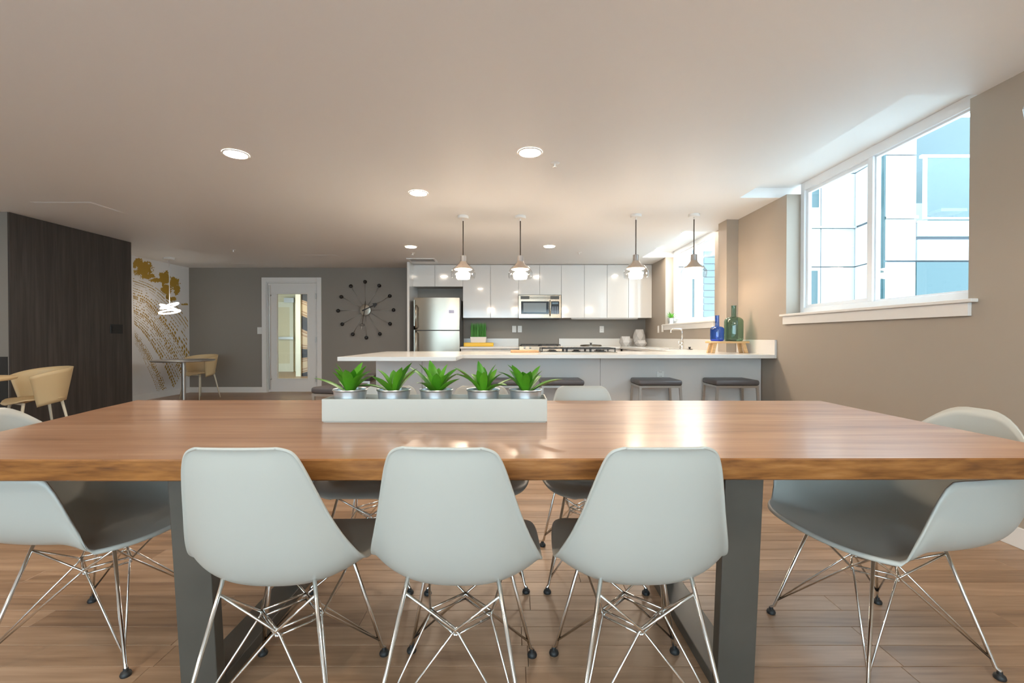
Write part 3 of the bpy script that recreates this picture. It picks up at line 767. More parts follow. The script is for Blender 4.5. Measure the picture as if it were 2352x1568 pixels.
for k in range(1,6):
    an = PI/2*k/5; pts.append((-.13-.03*math.sin(an), 0, .255+.03*math.cos(an)))
pts += [(-.16,0,.235)]
MB().tube(pts, .0125, 12).build('spout', M['chrome'], fa, True)
lv = MB().tube([(0,-.02,.062),(-.055,-.03,.062)], .012, 10)
lv.tube([(-.055,-.03,.045),(-.060,-.031,.115)], .008, 8); lv.build('lever', M['chrome'], fa, True)
st = thing('sink_stopper', 'small black sink strainer stopper beside the faucet', 'stopper', (2.46, 6.30, WT1))
MB().lathe([(.001,0),(.042,0),(.042,.006),(.012,.010),(.012,.026),(.018,.028),(.018,.036),(.001,.037)], 20).build('stopper_disc', M['black'], st, 'auto')

# ---- upper cabinets
UY0, UY1 = 8.40, YB-.003
fx = UY0/F
def upper(doors, zb, label):
    xs0, xs1 = PX(doors[0][0], UY0), PX(doors[-1][1], UY0)
    c = thing('wall_cabinet', label, 'cabinet', ((xs0+xs1)/2, (UY0+UY1)/2, zb), 0, 'white wall cabinets over the back counter')
    m_ = (xs0+xs1)/2; hy = (UY1-UY0)/2
    MB().box(xs0-m_+.0005, xs1-m_-.0005, -hy+.021, hy, 0.004, ZC-.006-zb).build('carcass', M['ceramic_and_gap_shade'], c)  # white carcass coloured grey: the shade in the door gaps is painted in
    for a, b_ in doors:
        MB().box(PX(a,UY0)-m_+.0028, PX(b_,UY0)-m_-.0028, -hy, -hy+.019, 0, ZC-.010-zb).build('door', M['gloss'], c, bevel=.0012)
Zl = PZ(729.8, UY0)
upper([(938.8,999.2),(999.2,1063.2)], PZ(658,UY0), 'white two door wall cabinet above the fridge')
upper([(1063.2,1126.6),(1126.6,1190.8)], Zl, 'white two door wall cabinet between fridge and microwave')
upper([(1190.8,1239.5),(1239.5,1289.5)], PZ(677,UY0), 'short white two door wall cabinet above the microwave')
upper([(1289.5,1342),(1342,1394.5)], Zl, 'white two door wall cabinet directly right of the microwave')
upper([(1394.5,1443.5),(1443.5,1497)], Zl, 'white two door wall cabinet in the corner by the sink window')
ul = thing('under_cabinet_light', 'slim white light bar under the right wall cabinets', 'light', (PX(1388,8.5), 8.5, Zl-.022))
MB().box(-.62, .62, -.03, .03, .004, .026).build('housing', M['white'], ul)
MB().box(-.6, .6, -.02, .02, 0, .004).build('lens', M['plastic'], ul)

# ---- fridge surround and fridge
sp = tag(MB().box(-.02, .02, -.36, .36, 0, ZC-.008).build('cabinet_side_panel', M['gloss'], None, bevel=.001, loc=(PX(937,8.07)+.005, 8.435, 0)), 'tall white side panel left of the fridge', 'panel')
FX0, FX1, FY = PX(950,8.05), PX(1055,8.05), 8.05
fr = thing('refrigerator', 'brushed stainless top freezer refrigerator', 'refrigerator', ((FX0+FX1)/2, 8.42, 0))
hw = (FX1-FX0)/2
MB().box(-hw+.005, hw-.005, -.28, .35, .02, PZ(684,FY)-.01).box(-hw+.04,hw-.04,-.25,.32,0,.02).build('body', plain('dark grey fridge side', (.12,.115,.11), .45), fr, bevel=.004)
def bowed(x0, x1, y0, depth, z0, z1, bow, n=14):
    mb = MB(); pts = []
    for i in range(n+1):
        t = i/n; x = x0+(x1-x0)*t; pts.append((x, y0+bow*((2*t-1)**2)))
    pts += [(x1, y0+depth), (x0, y0+depth)]
    return mb.prism(pts, z0, z1)
zs = PZ(758.5,FY)
fd = bowed(-hw, hw, -.37, .09, zs+.006, PZ(683,FY), .040).build('freezer_door', M['steel'], fr, 'auto', bevel=.003)
dd = bowed(-hw, hw, -.37, .09, .08, zs-.006, .040).build('fridge_door', M['steel'], fr, 'auto', bevel=.003)
for dpar, z0, z1 in ((fd, zs+.03, zs+.44), (dd, zs-.62, zs-.02)):
    x = -hw+.045
    MB().tube([(x,-.345,z0),(x,-.40,z0+.03),(x,-.405,(z0+z1)/2),(x,-.40,z1-.03),(x,-.345,z1)], .014, 10).build('handle', M['steelh'], dpar, True)
    MB().box(-hw+.0, -hw+.018, -.352, -.345, z0-.02, z1+.1).build('edge_strip', M['steelh'], dpar)
stk = MB().box(PX(1031,FY)-(FX0+FX1)/2, PX(1043,FY)-(FX0+FX1)/2, -.372, -.3635, PZ(719,FY), PZ(712,FY)).build('sticker', plain('blue white sticker', (.55,.55,.72), .5), fd)
MB().cyl((PX(1043,FY)-(FX0+FX1)/2, -.355, PZ(705,FY)), .012, 0, .012, 14, 'y').build('badge', M['chrome'], fd)

# ---- microwave
mw = thing('microwave', 'stainless over the range microwave below the short cabinet', 'microwave', (PX(1240,8.33), 8.56, PZ(731.5,8.33)))
hw = .388; mz = PZ(677.5,8.33)-PZ(731.5,8.33)
MB().box(-hw, hw, -.19, .235, .012, mz).build('body', M['steelh'], mw, bevel=.003)
MB().box(-hw+.01, hw-.01, -.18, .22, 0, .012).build('underside', M['black'], mw)
vg = MB().box(-hw+.035, hw-.035, -.232, -.226, mz-.075, mz-.018).build('vent_grille', M['black'], mw)
for k in range(3): MB().box(-hw+.04, hw-.04, -.236, -.232, mz-.070+.018*k, mz-.062+.018*k).build('slat', M['gunmetal'], vg)
fc = bowed(-hw, hw, -.235, .045, .012, mz-.003, .012).build('front_frame', M['steelh'], mw, 'auto')
dw = MB().box(-hw+.045, .165, -.238, -.220, .085, mz-.115).build('door_frame', M['blackglass'], mw, bevel=.004)
MB().box(-hw+.085, .115, -.241, -.238, .115, mz-.145).build('door_window', plain('grey microwave window', (.20,.22,.22), .1), dw)
cpn = MB().box(.205, hw-.035, -.238, -.220, .085, mz-.115).build('control_panel', M['blackglass'], mw)
MB().box(.225, hw-.055, -.240, -.238, mz-.165, mz-.135).build('display', plain('display', (.10,.16,.20), .2), cpn)
for r_ in range(5):
    for k in range(3): MB().box(.222+.042*k, .252+.042*k, -.240, -.238, .098+.026*r_, .113+.026*r_).build('button', plain('keypad', (.22,.25,.30), .5) if (r_, k) == (0, 0) else bpy.data.materials['keypad'], cpn)
MB().tube([(.185,-.222,.05),(.185,-.265,.07),(.185,-.268,mz/2),(.185,-.265,mz-.12),(.185,-.222,mz-.10)], .011, 10).build('handle', M['steelh'], mw, True)
MB().cyl((-hw+.07, -.231, .045), .018, 0, .008, 18, 'y').build('round_badge', M['chrome'], mw)

# ---- range below the microwave
def grate(mb, x0, x1, y0, y1, z, h, nb=3, r=.006):
    for y in (y0, y1): mb.box(x0, x1, y-r, y+r, z+h-.012, z+h)
    for x in (x0, x1): mb.box(x-r, x+r, y0, y1, z+h-.012, z+h)
    for k in range(1, nb+1):
        x = x0+(x1-x0)*k/(nb+1); mb.box(x-r*.8, x+r*.8, y0, y1, z+h-.010, z+h)
    ym = (y0+y1)/2; mb.box(x0, x1, ym-r*.8, ym+r*.8, z+h-.010, z+h)
    for x in (x0, x1):
        for y in (y0, y1): mb.box(x-r, x+r, y-r, y+r, z, z+h)
    return mb
rg = thing('kitchen_range', 'stainless gas range below the microwave', 'stove', (.515, 8.45, 0))
MB().box(-.38, .38, -.30, .34, .02, .885).box(-.36,.36,-.25,.3,0,.02).build('body', M['steelh'], rg, bevel=.003)
MB().box(-.385, .385, -.33, .34, .885, .905).build('cooktop_plate', M['blackglass'], rg)
dv = MB().box(-.375, .375, -.335, -.30, .18, .72).build('oven_door', M['steelh'], rg, bevel=.003)
MB().tube([(-.33,-.335,.68),(-.33,-.38,.69),(.33,-.38,.69),(.33,-.335,.68)], .011, 8).build('handle', M['steelh'], dv, True)
MB().hexa([(-.385,-.36,.79),(.385,-.36,.79),(.385,-.30,.79),(-.385,-.30,.79)], [(-.385,-.345,.905),(.385,-.345,.905),(.385,-.30,.905),(-.385,-.30,.905)]).build('control_panel', M['steelh'], rg)
for x in (-.29,-.19,.14,.25):
    MB().lathe([(.001,-.02),(.02,-.02),(.018,.012),(.001,.013)], 14, (x,-.36,.885), axis='y').build('knob', M['steelh'], rg, 'auto')
for k in range(2): grate(MB(), -.35+.36*k, -.01+.36*k, -.27, .26, .905, .035).build('grate', M['iron'], rg)

# ---- hob in the peninsula
hb = thing('gas_hob', 'steel gas hob with black cast iron grates set in the peninsula', 'hob', (.73, 5.16, WT1))
MB().box(-.42, .42, -.20, .24, 0, .008).build('hob_plate', M['steelh'], hb, bevel=.002)
for k, (x0, x1) in enumerate(((-.40,-.135),(-.125,.125),(.135,.40))):
    grate(MB(), x0, x1, -.17, .20, .008, .045, 3 if k != 1 else 6).build('grate', M['iron'], hb)
for x in (-.27, .27):
    for y in (-.08, .11): MB().lathe([(.001,.008),(.05,.008),(.05,.016),(.032,.018),(.032,.028),(.001,.029)], 18, (x,y,0)).build('burner', M['iron'], hb, 'auto')
MB().lathe([(.001,.008),(.05,.008),(.05,.016),(.032,.018),(.032,.028),(.001,.029)], 18, (0,.015,0)).build('burner', M['iron'], hb, 'auto')
cb = tag(MB().box(-.155,.155,-.10,.10,0,.026).build('cutting_board', M['board'], None, bevel=.004, loc=(PX(1205,5.0), 5.10, WT1)), 'thick wooden cutting board beside the gas hob', 'cutting board')
ld = thing('pan_lid', 'flat round steel pan lid on the back counter right of the range', 'lid', (1.46, 8.42, WT1))
MB().lathe([(.001,0),(.19,0),(.20,.006),(.20,.020),(.185,.030),(.10,.036),(.001,.038)], 32).build('lid_disc', M['steel'], ld, 'auto')
MB().lathe([(.001,.038),(.012,.038),(.012,.050),(.024,.055),(.024,.065),(.001,.067)], 16).build('lid_knob', M['black'], ld, 'auto')

# ---- tray and grass, ceramic vases
ty = tag(MB().box(-.27,.27,-.12,.12,0,.07).build('yellow_tray', M['yellow'], None, bevel=.012, loc=(PX(1099.5,8.36), 8.40, WT1)), 'yellow lacquered tray block on the back counter', 'tray')
gp = thing('grass_planter', 'white square pot of tall green grass on the yellow tray', 'plant', (PX(1099,8.42), 8.42, WT1+.07))
MB().hexa([(-.135,-.06,0),(.135,-.06,0),(.135,.06,0),(-.135,.06,0)], [(-.147,-.07,.105),(.147,-.07,.105),(.147,.07,.105),(-.147,.07,.105)]).build('pot', M['white'], gp, bevel=.003)
gm = MB(); rr = random.Random(5)
for k in range(650):
    x, y = rr.uniform(-.138,.138), rr.uniform(-.06,.06); h = rr.uniform(.22,.285); a = rr.uniform(0,PI); dx, dy = .003*math.cos(a), .003*math.sin(a)
    lx, ly = rr.uniform(-.012,.012), rr.uniform(-.012,.012)
    gm.add([(x-dx,y-dy,.10),(x+dx,y+dy,.10),(x+dx*.8+lx*.5,y+dy*.8+ly*.5,.10+h*.6),(x-dx*.8+lx*.5,y-dy*.8+ly*.5,.10+h*.6),(x+lx,y+ly,.10+h)], [(0,1,2,3),(3,2,4)])
go = gm.build('grass', M['grass'], gp); go['kind'] = 'stuff'
def gem(name, label, loc, prof, seed):
    t = thing(name, label, 'vase', loc, seed*.5, 'faceted grey ceramic vases')
    mb = MB(); n = 6; vs = []
    for j, (r_, z) in enumerate(prof):
        for i in range(n):
            a = 2*PI*(i+.5*(j % 2))/n; vs.append((r_*math.cos(a), r_*math.sin(a), z))
    fs = [tuple(range(n-1,-1,-1))]
    for j in range(len(prof)-1):
        for i in range(n):
            k = (i+1) % n; p, q = j*n, (j+1)*n
            if j % 2 == 0: fs += [(p+i, p+k, q+i), (p+k, q+k, q+i)]
            else: fs += [(p+i, p+k, q+k), (p+i, q+k, q+i)]
    m_ = len(prof)-1
    mb.add(vs, fs); mb.build('vase_body', M['ceramic_and_gap_shade'], t)
    MB().prism([(prof[-1][0]*.86*math.cos(2*PI*(i+.5*(m_%2))/6), prof[-1][0]*.86*math.sin(2*PI*(i+.5*(m_%2))/6)) for i in range(6)], prof[-1][1]-.02, prof[-1][1]-.012).build('vase_mouth', M['soil'], t)
gem('ceramic_vase', 'squat faceted pale grey vase, left of the three in the corner', (PX(1436,8.40), 8.40, WT1), [(.075,0),(.115,.075),(.085,.185)], 1)
gem('ceramic_vase', 'tall faceted taupe vase, rear one of the three in the corner', (PX(1467,8.62), 8.60, WT1), [(.10,0),(.125,.10),(.115,.20),(.080,.315)], 2)
gem('ceramic_vase', 'low faceted grey vase in front of the tall one', (PX(1472,8.28), 8.28, WT1), [(.065,0),(.11,.06),(.075,.115)], 3)

# ---- little bench with two glass bottles
BZ = WT1; by = 4.93
bn = thing('display_bench', 'small pale wooden bench on the worktop under the bottles', 'stand', ((PX(1626,by)+PX(1714,by))/2, by, BZ))
hl = (PX(1714,by)-PX(1626,by))/2
MB().box(-hl, hl, -.075, .075, .105, .128).build('bench_top', M['benchwood'], bn, bevel=.006)
for sx in (-1, 1):
    for sy in (-1, 1):
        x0, y0 = sx*(hl-.028), sy*.055; x1, y1 = sx*(hl-.055), sy*.048; q = .017
        MB().hexa([(x0-q,y0-q,0),(x0+q,y0-q,0),(x0+q,y0+q,0),(x0-q,y0+q,0)], [(x1-q,y1-q,.105),(x1+q,y1-q,.105),(x1+q,y1+q,.105),(x1-q,y1+q,.105)]).build('leg', M['benchwood'], bn, bevel=.003)
def bottle(label, mat, loc, R, hb_, rn, ht):
    t = thing('glass_bottle', label, 'bottle', loc)
    pr = [(.001,.004),(R*.55,.002),(R*.86,0),(R*.97,.012),(R,.03),(R,hb_*.80)]
    for k in range(1,7):
        a = PI/2*k/6; pr.append((rn*1.15+(R-rn*1.15)*math.cos(a), hb_*.80+hb_*.20*math.sin(a)))
    pr += [(rn,hb_+.014),(rn,ht-.004),(rn*1.12,ht-.003),(rn*1.12,ht),(rn*.8,ht)]
    MB().lathe(pr, 40).build('bottle_body', mat, t, 'auto')
    b2 = MB().lathe([(.001,.007),(R*.84,.007),(R*.9,.014),(.001,.016)], 32).build('bottle_base', mat, t, True)
bottle('cobalt blue glass bottle with a narrow neck on the bench', M['blueglass'], (PX(1647,by), by, BZ+.128), .070, .160, .021, .278)
bottle('large dark green glass bottle with a narrow neck on the bench', M['greenglass'], (PX(1685,by), by, BZ+.128), .0965, .262, .025, .384)

# ---- stools
def make_stool(label, loc, rz):
    t = thing('bar_stool', label, 'stool', loc, rz, 'backless counter stools at the peninsula')
    sw, sd_ = .21, .165
    MB().box(-sw, sw, -sd_, sd_, .605, .657).build('seat_cushion', M['cushion'], t, True, bevel=.018)
    fr = MB(); q = .011
    fr.box(-sw+.006, sw-.006, -sd_+.006, -sd_+.028, .583, .604).box(-sw+.006, sw-.006, sd_-.028, sd_-.006, .583, .604)
    fr.box(-sw+.006, -sw+.028, -sd_+.028, sd_-.028, .583, .604).box(sw-.028, sw-.006, -sd_+.028, sd_-.028, .583, .604)
    fr.build('seat_frame', M['stoolmetal'], t)
    for sx in (-1,1):
        for sy in (-1,1):
            x0, y0 = sx*(sw+.012), sy*(sd_+.005); x1, y1 = sx*(sw-.018), sy*(sd_-.018)
            MB().hexa([(x0-q,y0-q,0),(x0+q,y0-q,0),(x0+q,y0+q,0),(x0-q,y0+q,0)],[(x1-q,y1-q,.583),(x1+q,y1-q,.583),(x1+q,y1+q,.583),(x1-q,y1+q,.583)]).build('leg', M['stoolmetal'], t)
    for sy in (-1, 1): MB().box(-sw+.004, sw-.004, sy*sd_-.008, sy*sd_+.008, .20, .218).build('footrest', M['stoolmetal'], t)
    return t
s0 = make_stool('charcoal counter stool nearest the window wall at the peninsula', (2.165, 4.515, 0), 0)
dup(s0, (1.425, 4.515, 0), 0, 'charcoal counter stool below the socket on the peninsula front')
dup(s0, (.485, 4.515, 0), 0, 'charcoal counter stool right of the rightmost potted plant')
dup(s0, (-.06, 4.515, 0), 0, 'charcoal counter stool between the two rightmost potted plants')
dup(s0, (-1.665, 5.02, 0), PI/2, 'charcoal counter stool at the left end of the peninsula, behind the leftmost plant')
dup(s0, (-1.42, 3.86, 0), math.radians(-14), 'charcoal counter stool under the peninsula corner, left of the leftmost plant')

# ================================================================ CLOCK
ck = thing('ball_clock', 'large wall clock with black balls on thin rods', 'clock', (PX(841,YB), YB, PZ(712,YB)))
KS = YB/F/9.22
def kp(zx, zy, y): return Vector(((zx-748)*KS, y, -(zy-762)*KS))
MB().lathe([(.001,.062),(.075,.062),(.105,.058),(.106,.045),(.106,.0),], 40, axis='y').build('hub', M['steel'], ck, 'auto')
for bx, by_ in ((740,170),(1040,250),(1262,467),(1340,762),(1265,1051),(1052,1265),(766,1346),(480,1273),(258,1060),(172,778),(240,485),(442,260)):
    e = kp(bx, by_, -.035); d = e.normalized()
    rd = MB().tube([Vector((d.x*.10,-.035,d.z*.10)), Vector((e.x, -.035, e.z))], .0042, 8).build('rod', M['metalsign'], ck, True)
    MB().sphere((e.x, -.038, e.z), .036, 18).build('ball', M['black'], rd, True)
a, b_ = kp(690,780,-.075), kp(930,668,-.075); d = (b_-a).normalized(); nrm = Vector((-d.z,0,d.x)); ar = kp(985,640,-.075)
mb = MB()
def flat(pts, y0, y1):
    n = len(pts); mb.add([(p.x,y0,p.z) for p in pts]+[(p.x,y1,p.z) for p in pts], [tuple(range(n)), tuple(range(2*n-1,n-1,-1))]+[(i,n+i,n+(i+1)%n,(i+1)%n) for i in range(n)])
flat([a+nrm*.014, a-nrm*.014, b_-nrm*.006, b_+nrm*.006], -.070, -.064)
flat([b_+nrm*.045-d*.004, b_-nrm*.045-d*.004, ar-nrm*.02+d*.008, ar+d*.02, ar+nrm*.02+d*.008], -.070, -.064)
mb.build('hour_hand', M['black'], ck)
a, b_ = kp(765,580,-.08), kp(695,1048,-.08)
mh = MB().tube([a, b_], .0042, 6); c_ = kp(692,1078,-.08)
mh.tube([c_+Vector((.045*math.cos(2*PI*k/20),0,.020*math.sin(2*PI*k/20))) for k in range(20)], .004, 6, True)
mh.build('minute_hand', M['black'], ck, True)
MB().tube([kp(684,1105,-.078), kp(678,1170,-.078)], .005, 6).build('second_hand_tip', M['plastic'], ck, True)

# ================================================================ WALL PLATES
def plate(label, cat, loc, rz, w_=.075, h_=.12, kind='switch'):
    t = thing('light_switch' if kind == 'switch' else ('wall_outlet' if kind == 'outlet' else 'wall_plate'), label, cat, loc, rz)
    mt = M['plastic'] if kind != 'black' else M['black']
    MB().box(-w_/2, w_/2, -.007, 0, -h_/2, h_/2).build('cover_plate', mt, t, bevel=.002)
    if kind == 'switch': MB().box(-.017,.017,-.011,-.007,-.033,.033).build('rocker', mt, t, bevel=.001)
    elif kind == 'outlet':
        for z in (-.022, .022):
            s_ = MB().cyl((0,-.007,z), .016, 0, .003, 14, 'y').build('socket', mt, t)
            MB().box(-.008,-.005,-.0108,-.0098,z-.005,z+.006).box(.005,.008,-.0108,-.0098,z-.005,z+.006).build('slots', M['slot'], s_)
    else: MB().box(-w_/2+.02, w_/2-.02, -.012, -.007, -h_/2+.025, h_/2-.025).build('insert', mt, t)
    return t
plate('white light switch left of the glazed door', 'light switch', (PX(596.5,YB), YB, PZ(759,YB)), 0, .085, .13)
plate('white wall switch above the back counter, left of the pair below the microwave', 'light switch', (PX(1181,YB), YB, PZ(755.5,YB)), 0, .078, .125)
plate('white wall outlet above the back counter, right of the pair below the microwave', 'outlet', (PX(1194,YB), YB, PZ(755.5,YB)), 0, .078, .125, 'outlet')
plate('white wall outlet above the back counter near the faceted vases', 'outlet', (PX(1382,YB), YB, PZ(756,YB)), 0, .082, .125, 'outlet')
plate('white switch on the window wall nearer the vase corner', 'light switch', (XR, 8.02, PZ(756,8.02)), -PI/2, .078, .125)
plate('white switch on the window wall just below the sink window sill', 'light switch', (XR, 7.80, PZ(754,7.80)), -PI/2, .078, .125)
plate('white wall outlet set in the peninsula front panel', 'outlet', (PX(1517,4.70), 4.70, PZ(859,4.70)), 0, .074, .06, 'outlet')
plate('black double wall plate on the dark wood partition', 'wall plate', (PXR, 6.19, PZ(755,6.15)), PI/2, .19, .125, 'black')

# ================================================================ CEILING FITTINGS
def downlight(x, y, z, label):
    t = thing('recessed_light', label, 'light', (x, y, z), 0, 'recessed ceiling lights')
    MB().lathe([(.088,-.0005),(.088,-.005),(.078,-.008),(.075,-.004)], 32).build('trim_ring', M['white'], t, 'auto')
    MB().lathe([(.0005,-.004),(.076,-.004)], 32).build('lens', M['downlight'], t)
    return t
downlight(-2.02, 3.34, ZC, 'round recessed ceiling light nearest the left, above the open floor')
downlight(.13, 3.31, ZC, 'round recessed ceiling light near the sprinkler')
downlight(-.87, 4.24, ZC, 'round recessed ceiling light above the left end of the peninsula')
downlight(-1.50, 6.76, ZC, 'round recessed ceiling light in front of the fridge')
downlight(.55, 6.73, ZC, 'round recessed ceiling light in front of the microwave')
downlight(2.37, 7.35, ZR, 'round recessed light in the window recess nearer the cabinets')
downlight(2.37, 6.22, ZR, 'round recessed light in the window recess nearer the pilaster')
for i, (x, y) in enumerate(((-4.2,3.34),(-4.2,.3),(-2.0,.3),(.13,.3),(-2.0,-1.8),(.13,-1.8))):
    downlight(x, y, ZC, ['round recessed ceiling light over the cafe tables at left', 'round recessed ceiling light behind the viewer at far left', 'round recessed ceiling light behind the viewer left of centre', 'round recessed ceiling light just behind the viewer', 'round recessed ceiling light at the rear windows on the left', 'round recessed ceiling light at the rear windows in the middle'][i])
def sprinkler(x, y, label):
    t = thing('fire_sprinkler', label, 'sprinkler', (x, y, ZC), 0, 'ceiling fire sprinklers')
    MB().lathe([(.001,-.006),(.030,-.006),(.038,0),], 20).build('escutcheon', M['white'], t, 'auto')
    MB().cyl((0,0,0), .006, -.030, -.006, 8).build('stem', M['white'], t)
    MB().lathe([(.001,-.034),(.016,-.034),(.016,-.030),(.001,-.030)], 12).build('deflector', M['white'], t)
sprinkler(.33, 3.52, 'small chrome fire sprinkler beside a recessed light')
sprinkler(PX(1330,7.2), 7.2, 'small fire sprinkler before the right wall cabinets')
sprinkler(PX(948,7.25), 7.25, 'small fire sprinkler by the ceiling vent')
sprinkler(PX(537,7.0), 7.0, 'small fire sprinkler near the mural')
vt = thing('ceiling_vent', 'white slatted ceiling air vent above the fridge', 'vent', (PX(970,7.9), 7.9, ZC))
MB().box(-.24,.24,-.16,-.13,-.012,0).box(-.24,.24,.13,.16,-.012,0).box(-.24,-.21,-.13,.13,-.012,0).box(.21,.24,-.13,.13,-.012,0).build('vent_frame', M['white'], vt)
MB().box(-.21,.21,-.13,.13,-.002,0).build('backing', M['slot'], vt)
for k in range(7): MB().hexa([(-.21,-.125+.037*k,-.012),(.21,-.125+.037*k,-.012),(.21,-.115+.037*k,-.012),(-.21,-.115+.037*k,-.012)], [(-.21,-.110+.037*k,-.003),(.21,-.110+.037*k,-.003),(.21,-.102+.037*k,-.003),(-.21,-.102+.037*k,-.003)]).build('slat', M['white'], vt)
def access(x, y, w_, d_, label):
    t = thing('access_panel', label, 'panel', (x, y, ZC))
    MB().box(-w_/2, w_/2, -d_/2, d_/2, -.0012, 0).build('panel_frame', M['ceil'], t)
    MB().box(-w_/2+.02, w_/2-.02, -d_/2+.02, d_/2-.02, -.0024, -.0012).build('panel_door', M['ceil'], t)
access(PX(240,5.0), 4.75, .6, .45, 'flush square access panel in the ceiling beside the dark partition')
access(PX(745,7.7), 7.65, .6, .45, 'flush access panel in the ceiling before the clock')
access(PX(572,8.4), 8.45, .55, .3, 'flush air diffuser panel in the ceiling before the glazed door')

# ---- glass pendants
def make_pendant(label, loc, drop):
    t = thing('glass_pendant', label, 'pendant lamp', loc, 0, 'clear glass pendant lamps')
    MB().lathe([(.001,0),(.058,0),(.060,-.003),(.060,-.026),(.056,-.030),(.001,-.030)], 28).build('canopy', M['white'], t, 'auto')
    MB().cyl((0,0,0), .008, -.055, -.030, 10).build('cord_grip', M['white'], t, 'auto')
    MB().tube([(0,0,-.055),(0,0,-drop)], .006, 8).build('cord', M['cord'], t, True)
    z = -drop
    MB().lathe([(.001,0+z),(.030,z),(.033,-.003+z),(.034,-.068+z)], 28).build('cap', M['lampcap'], t, 'auto')
    MB().lathe([(.034,-.066+z),(.040,-.082+z),(.062,-.110+z),(.088,-.135+z),(.103,-.150+z),(.101,-.152+z),(.060,-.114+z),(.03,-.082+z)], 36).build('reflector_cone', M['lampcone'], t, True)
    MB().lathe([(.036,-.060+z),(.044,-.080+z),(.078,-.110+z),(.112,-.142+z),(.131,-.175+z),(.136,-.200+z),(.133,-.228+z),(.125,-.252+z)], 40).build('glass_shade', M['clear'], t, True)
    MB().lathe([(.001,-.148+z),(.090,-.150+z),(.088,-.158+z),(.036,-.166+z),(.036,-.192+z),(.080,-.198+z),(.074,-.246+z),(.070,-.252+z),(.001,-.252+z)], 32).build('diffuser', M['bulb'], t, 'auto')
    return t
DR = ZC-1.972
p0 = make_pendant('clear glass pendant lamp in front of the cabinet next to the fridge', (PX(1064,5.05), 5.05, ZC), DR)
dup(p0, (PX(1195,5.05), 5.05, ZC), 0, 'clear glass pendant lamp left of the microwave')
dup(p0, (PX(1460,5.0), 5.0, ZC), 0, 'clear glass pendant lamp in front of the rightmost wall cabinet')
dup(p0, (PX(1593,4.98), 4.98, ZC), 0, 'clear glass pendant lamp in front of the sink window')
dup(p0, (1.672, 1.315, ZC), 0, 'clear glass pendant lamp cut by the right picture edge')
p_ = [o for o in bpy.data.objects if o.get('label') == 'clear glass pendant lamp cut by the right picture edge'][0]
p_.location.z = ZC
# ---- ribbon lamp over the cafe table
lx, ly = PX(390,7.69), 7.69
rl = thing('ribbon_pendant', 'glowing white ring pendant lamp in front of the mural', 'pendant lamp', (lx, ly, ZC))
MB().cyl((0,0,0), .085, -.035, 0, 24).build('canopy', M['white'], rl, 'auto')
zl = PZ(709,7.69)-ZC
MB().tube([(0,0,-.035),(0,0,zl+.07)], .006, 8).build('cord', M['white'], rl, True)
from mathutils import Euler
for k, (rx, ry, R, dz) in enumerate(((.28,0,.145,-.05),(-.30,.25,.135,.015),(.15,-.38,.13,.05))):
    MB().torus((.0,0,zl+dz), R, .013, 40, 8, Euler((rx,ry,0))).build('light_ring', M['ring'], rl, True)

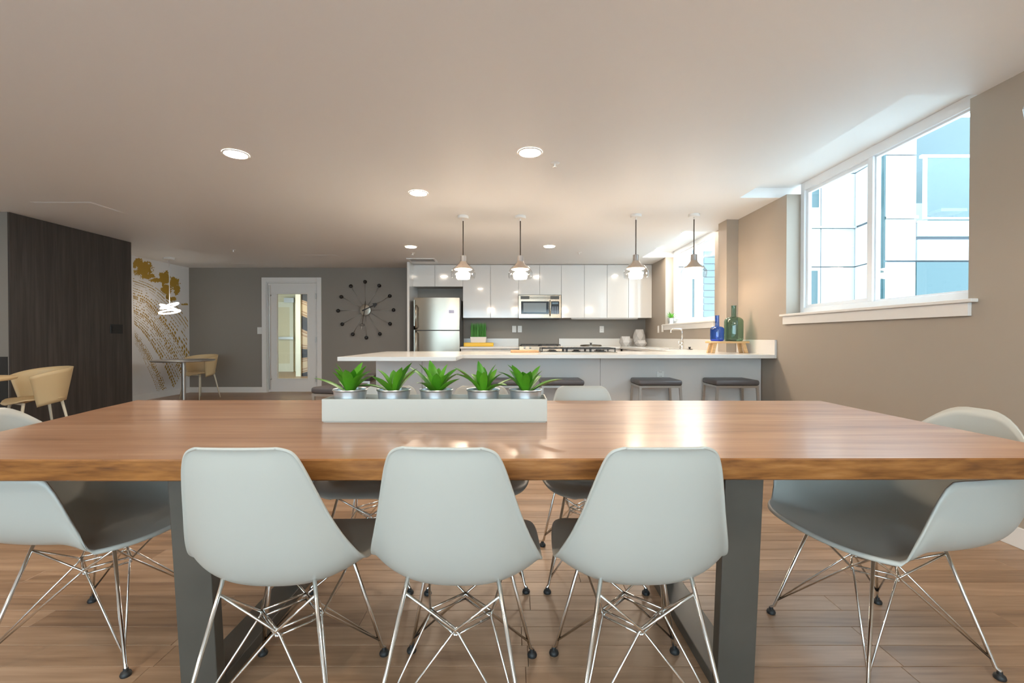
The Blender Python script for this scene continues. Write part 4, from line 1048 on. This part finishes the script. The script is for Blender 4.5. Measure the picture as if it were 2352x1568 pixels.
# ================================================================ CAFE CORNER
def make_cafe_chair(label, loc, rz):
    t = thing('cafe_chair', label, 'chair', loc, rz, 'tan moulded cafe chairs')
    def seat(u, v):
        s = 2*v-1; y = -.18+.42*u
        w_ = .205*(1-.14*u)*(1-.0*s) ; 
        edge = min(1, 6*u+.35, 5*(1-u)+.45)
        z = .445-.012*math.cos(s*PI/2)*(1-u)-.030*max(0,u-.82)/.18*1.0+.012*abs(s)**3
        return (w_*edge*s, y, z)
    so = MB().grid(seat, 14, 13).build('seat', M['tan'], t, True)
    m_ = so.modifiers.new('s', 'SOLIDIFY'); m_.thickness = .012; m_.offset = 0
    def back(u, v):
        a = (2*v-1)*math.radians(112); k = abs(2*v-1)
        zt_ = .765-.05*k**2-.03*k**6; zb = .425-.045*k**3
        z = zb+(zt_-zb)*u
        rad = .196+.055*((z-.42)/.33)
        fwd = .05*k**4*u
        return (rad*1.04*math.sin(a), -.005-rad*math.cos(a)+fwd, z)
    bo = MB().grid(back, 10, 33).build('backrest', M['tan'], t, True)
    m_ = bo.modifiers.new('s', 'SOLIDIFY'); m_.thickness = .012; m_.offset = 0
    for sx in (-1,1):
        for sy in (-1,1):
            MB().tube([(sx*.215, sy*.205+.01, .0),(sx*.150, sy*.14+.01,.425)], [.009,.013], 10).build('leg', plain('pale leg', (.62,.55,.42), .4) if 'pale leg' not in bpy.data.materials else bpy.data.materials['pale leg'], t, True)
    MB().box(-.155,.155,-.14,-.12,.410,.428).box(-.155,.155,.14,.16,.410,.428).build('under_frame', bpy.data.materials['pale leg'], t)
    return t
k0 = make_cafe_chair('tan moulded chair in front of the dark wood partition', (-4.80, 4.60, 0), math.radians(154))
dup(k0, (PX(460,7.95), 7.95, 0), PI+math.radians(-14), 'tan moulded chair behind the round table by the mural')
def cafe_table(label, loc, R, h):
    t = thing('cafe_table', label, 'table', loc, 0, 'round cafe tables')
    MB().lathe([(.001,h-.026),(R*.93,h-.026),(R-.004,h-.020),(R,h-.012),(R,h-.004),(R-.006,h),(.001,h)], 56).build('table_top', M['metalsign'] if R > .4 else M['tan'], t, 'auto')
    MB().cyl((0,0,0), .030, .02, h-.026, 20).build('post', M['stoolmetal'], t, 'auto')
    MB().lathe([(.001,0),(.24,0),(.24,.008),(.05,.02),(.03,.03),(.001,.03)], 32).build('base', M['stoolmetal'], t, 'auto')
cafe_table('round metal cafe table in front of the mural', (PX(421,7.2), 7.2, 0), .425, .712)
cafe_table('small round cafe table cut by the left picture edge', (PX(37,3.55)-.52, 3.55, 0), .36, .745)

# ---- small pot plant on the sink window sill
sp_ = thing('sill_plant', 'tiny green succulent in a grey pot on the sink window sill', 'plant', (2.625, 7.52, SZ))
MB().lathe([(.001,0),(.042,0),(.055,.095),(.058,.098),(.050,.098),(.048,.085),(.001,.085)], 20).build('pot', M['galv'], sp_, 'auto')
rr = random.Random(9)
for k in range(14):
    az = 2.4*k; lb = leaf(az, rr.uniform(.10,.14), .026, math.radians(25+55*k/14), .1, (0,0,.085), 4, .15); lb.build('leaf', M['leaf'], sp_, True)
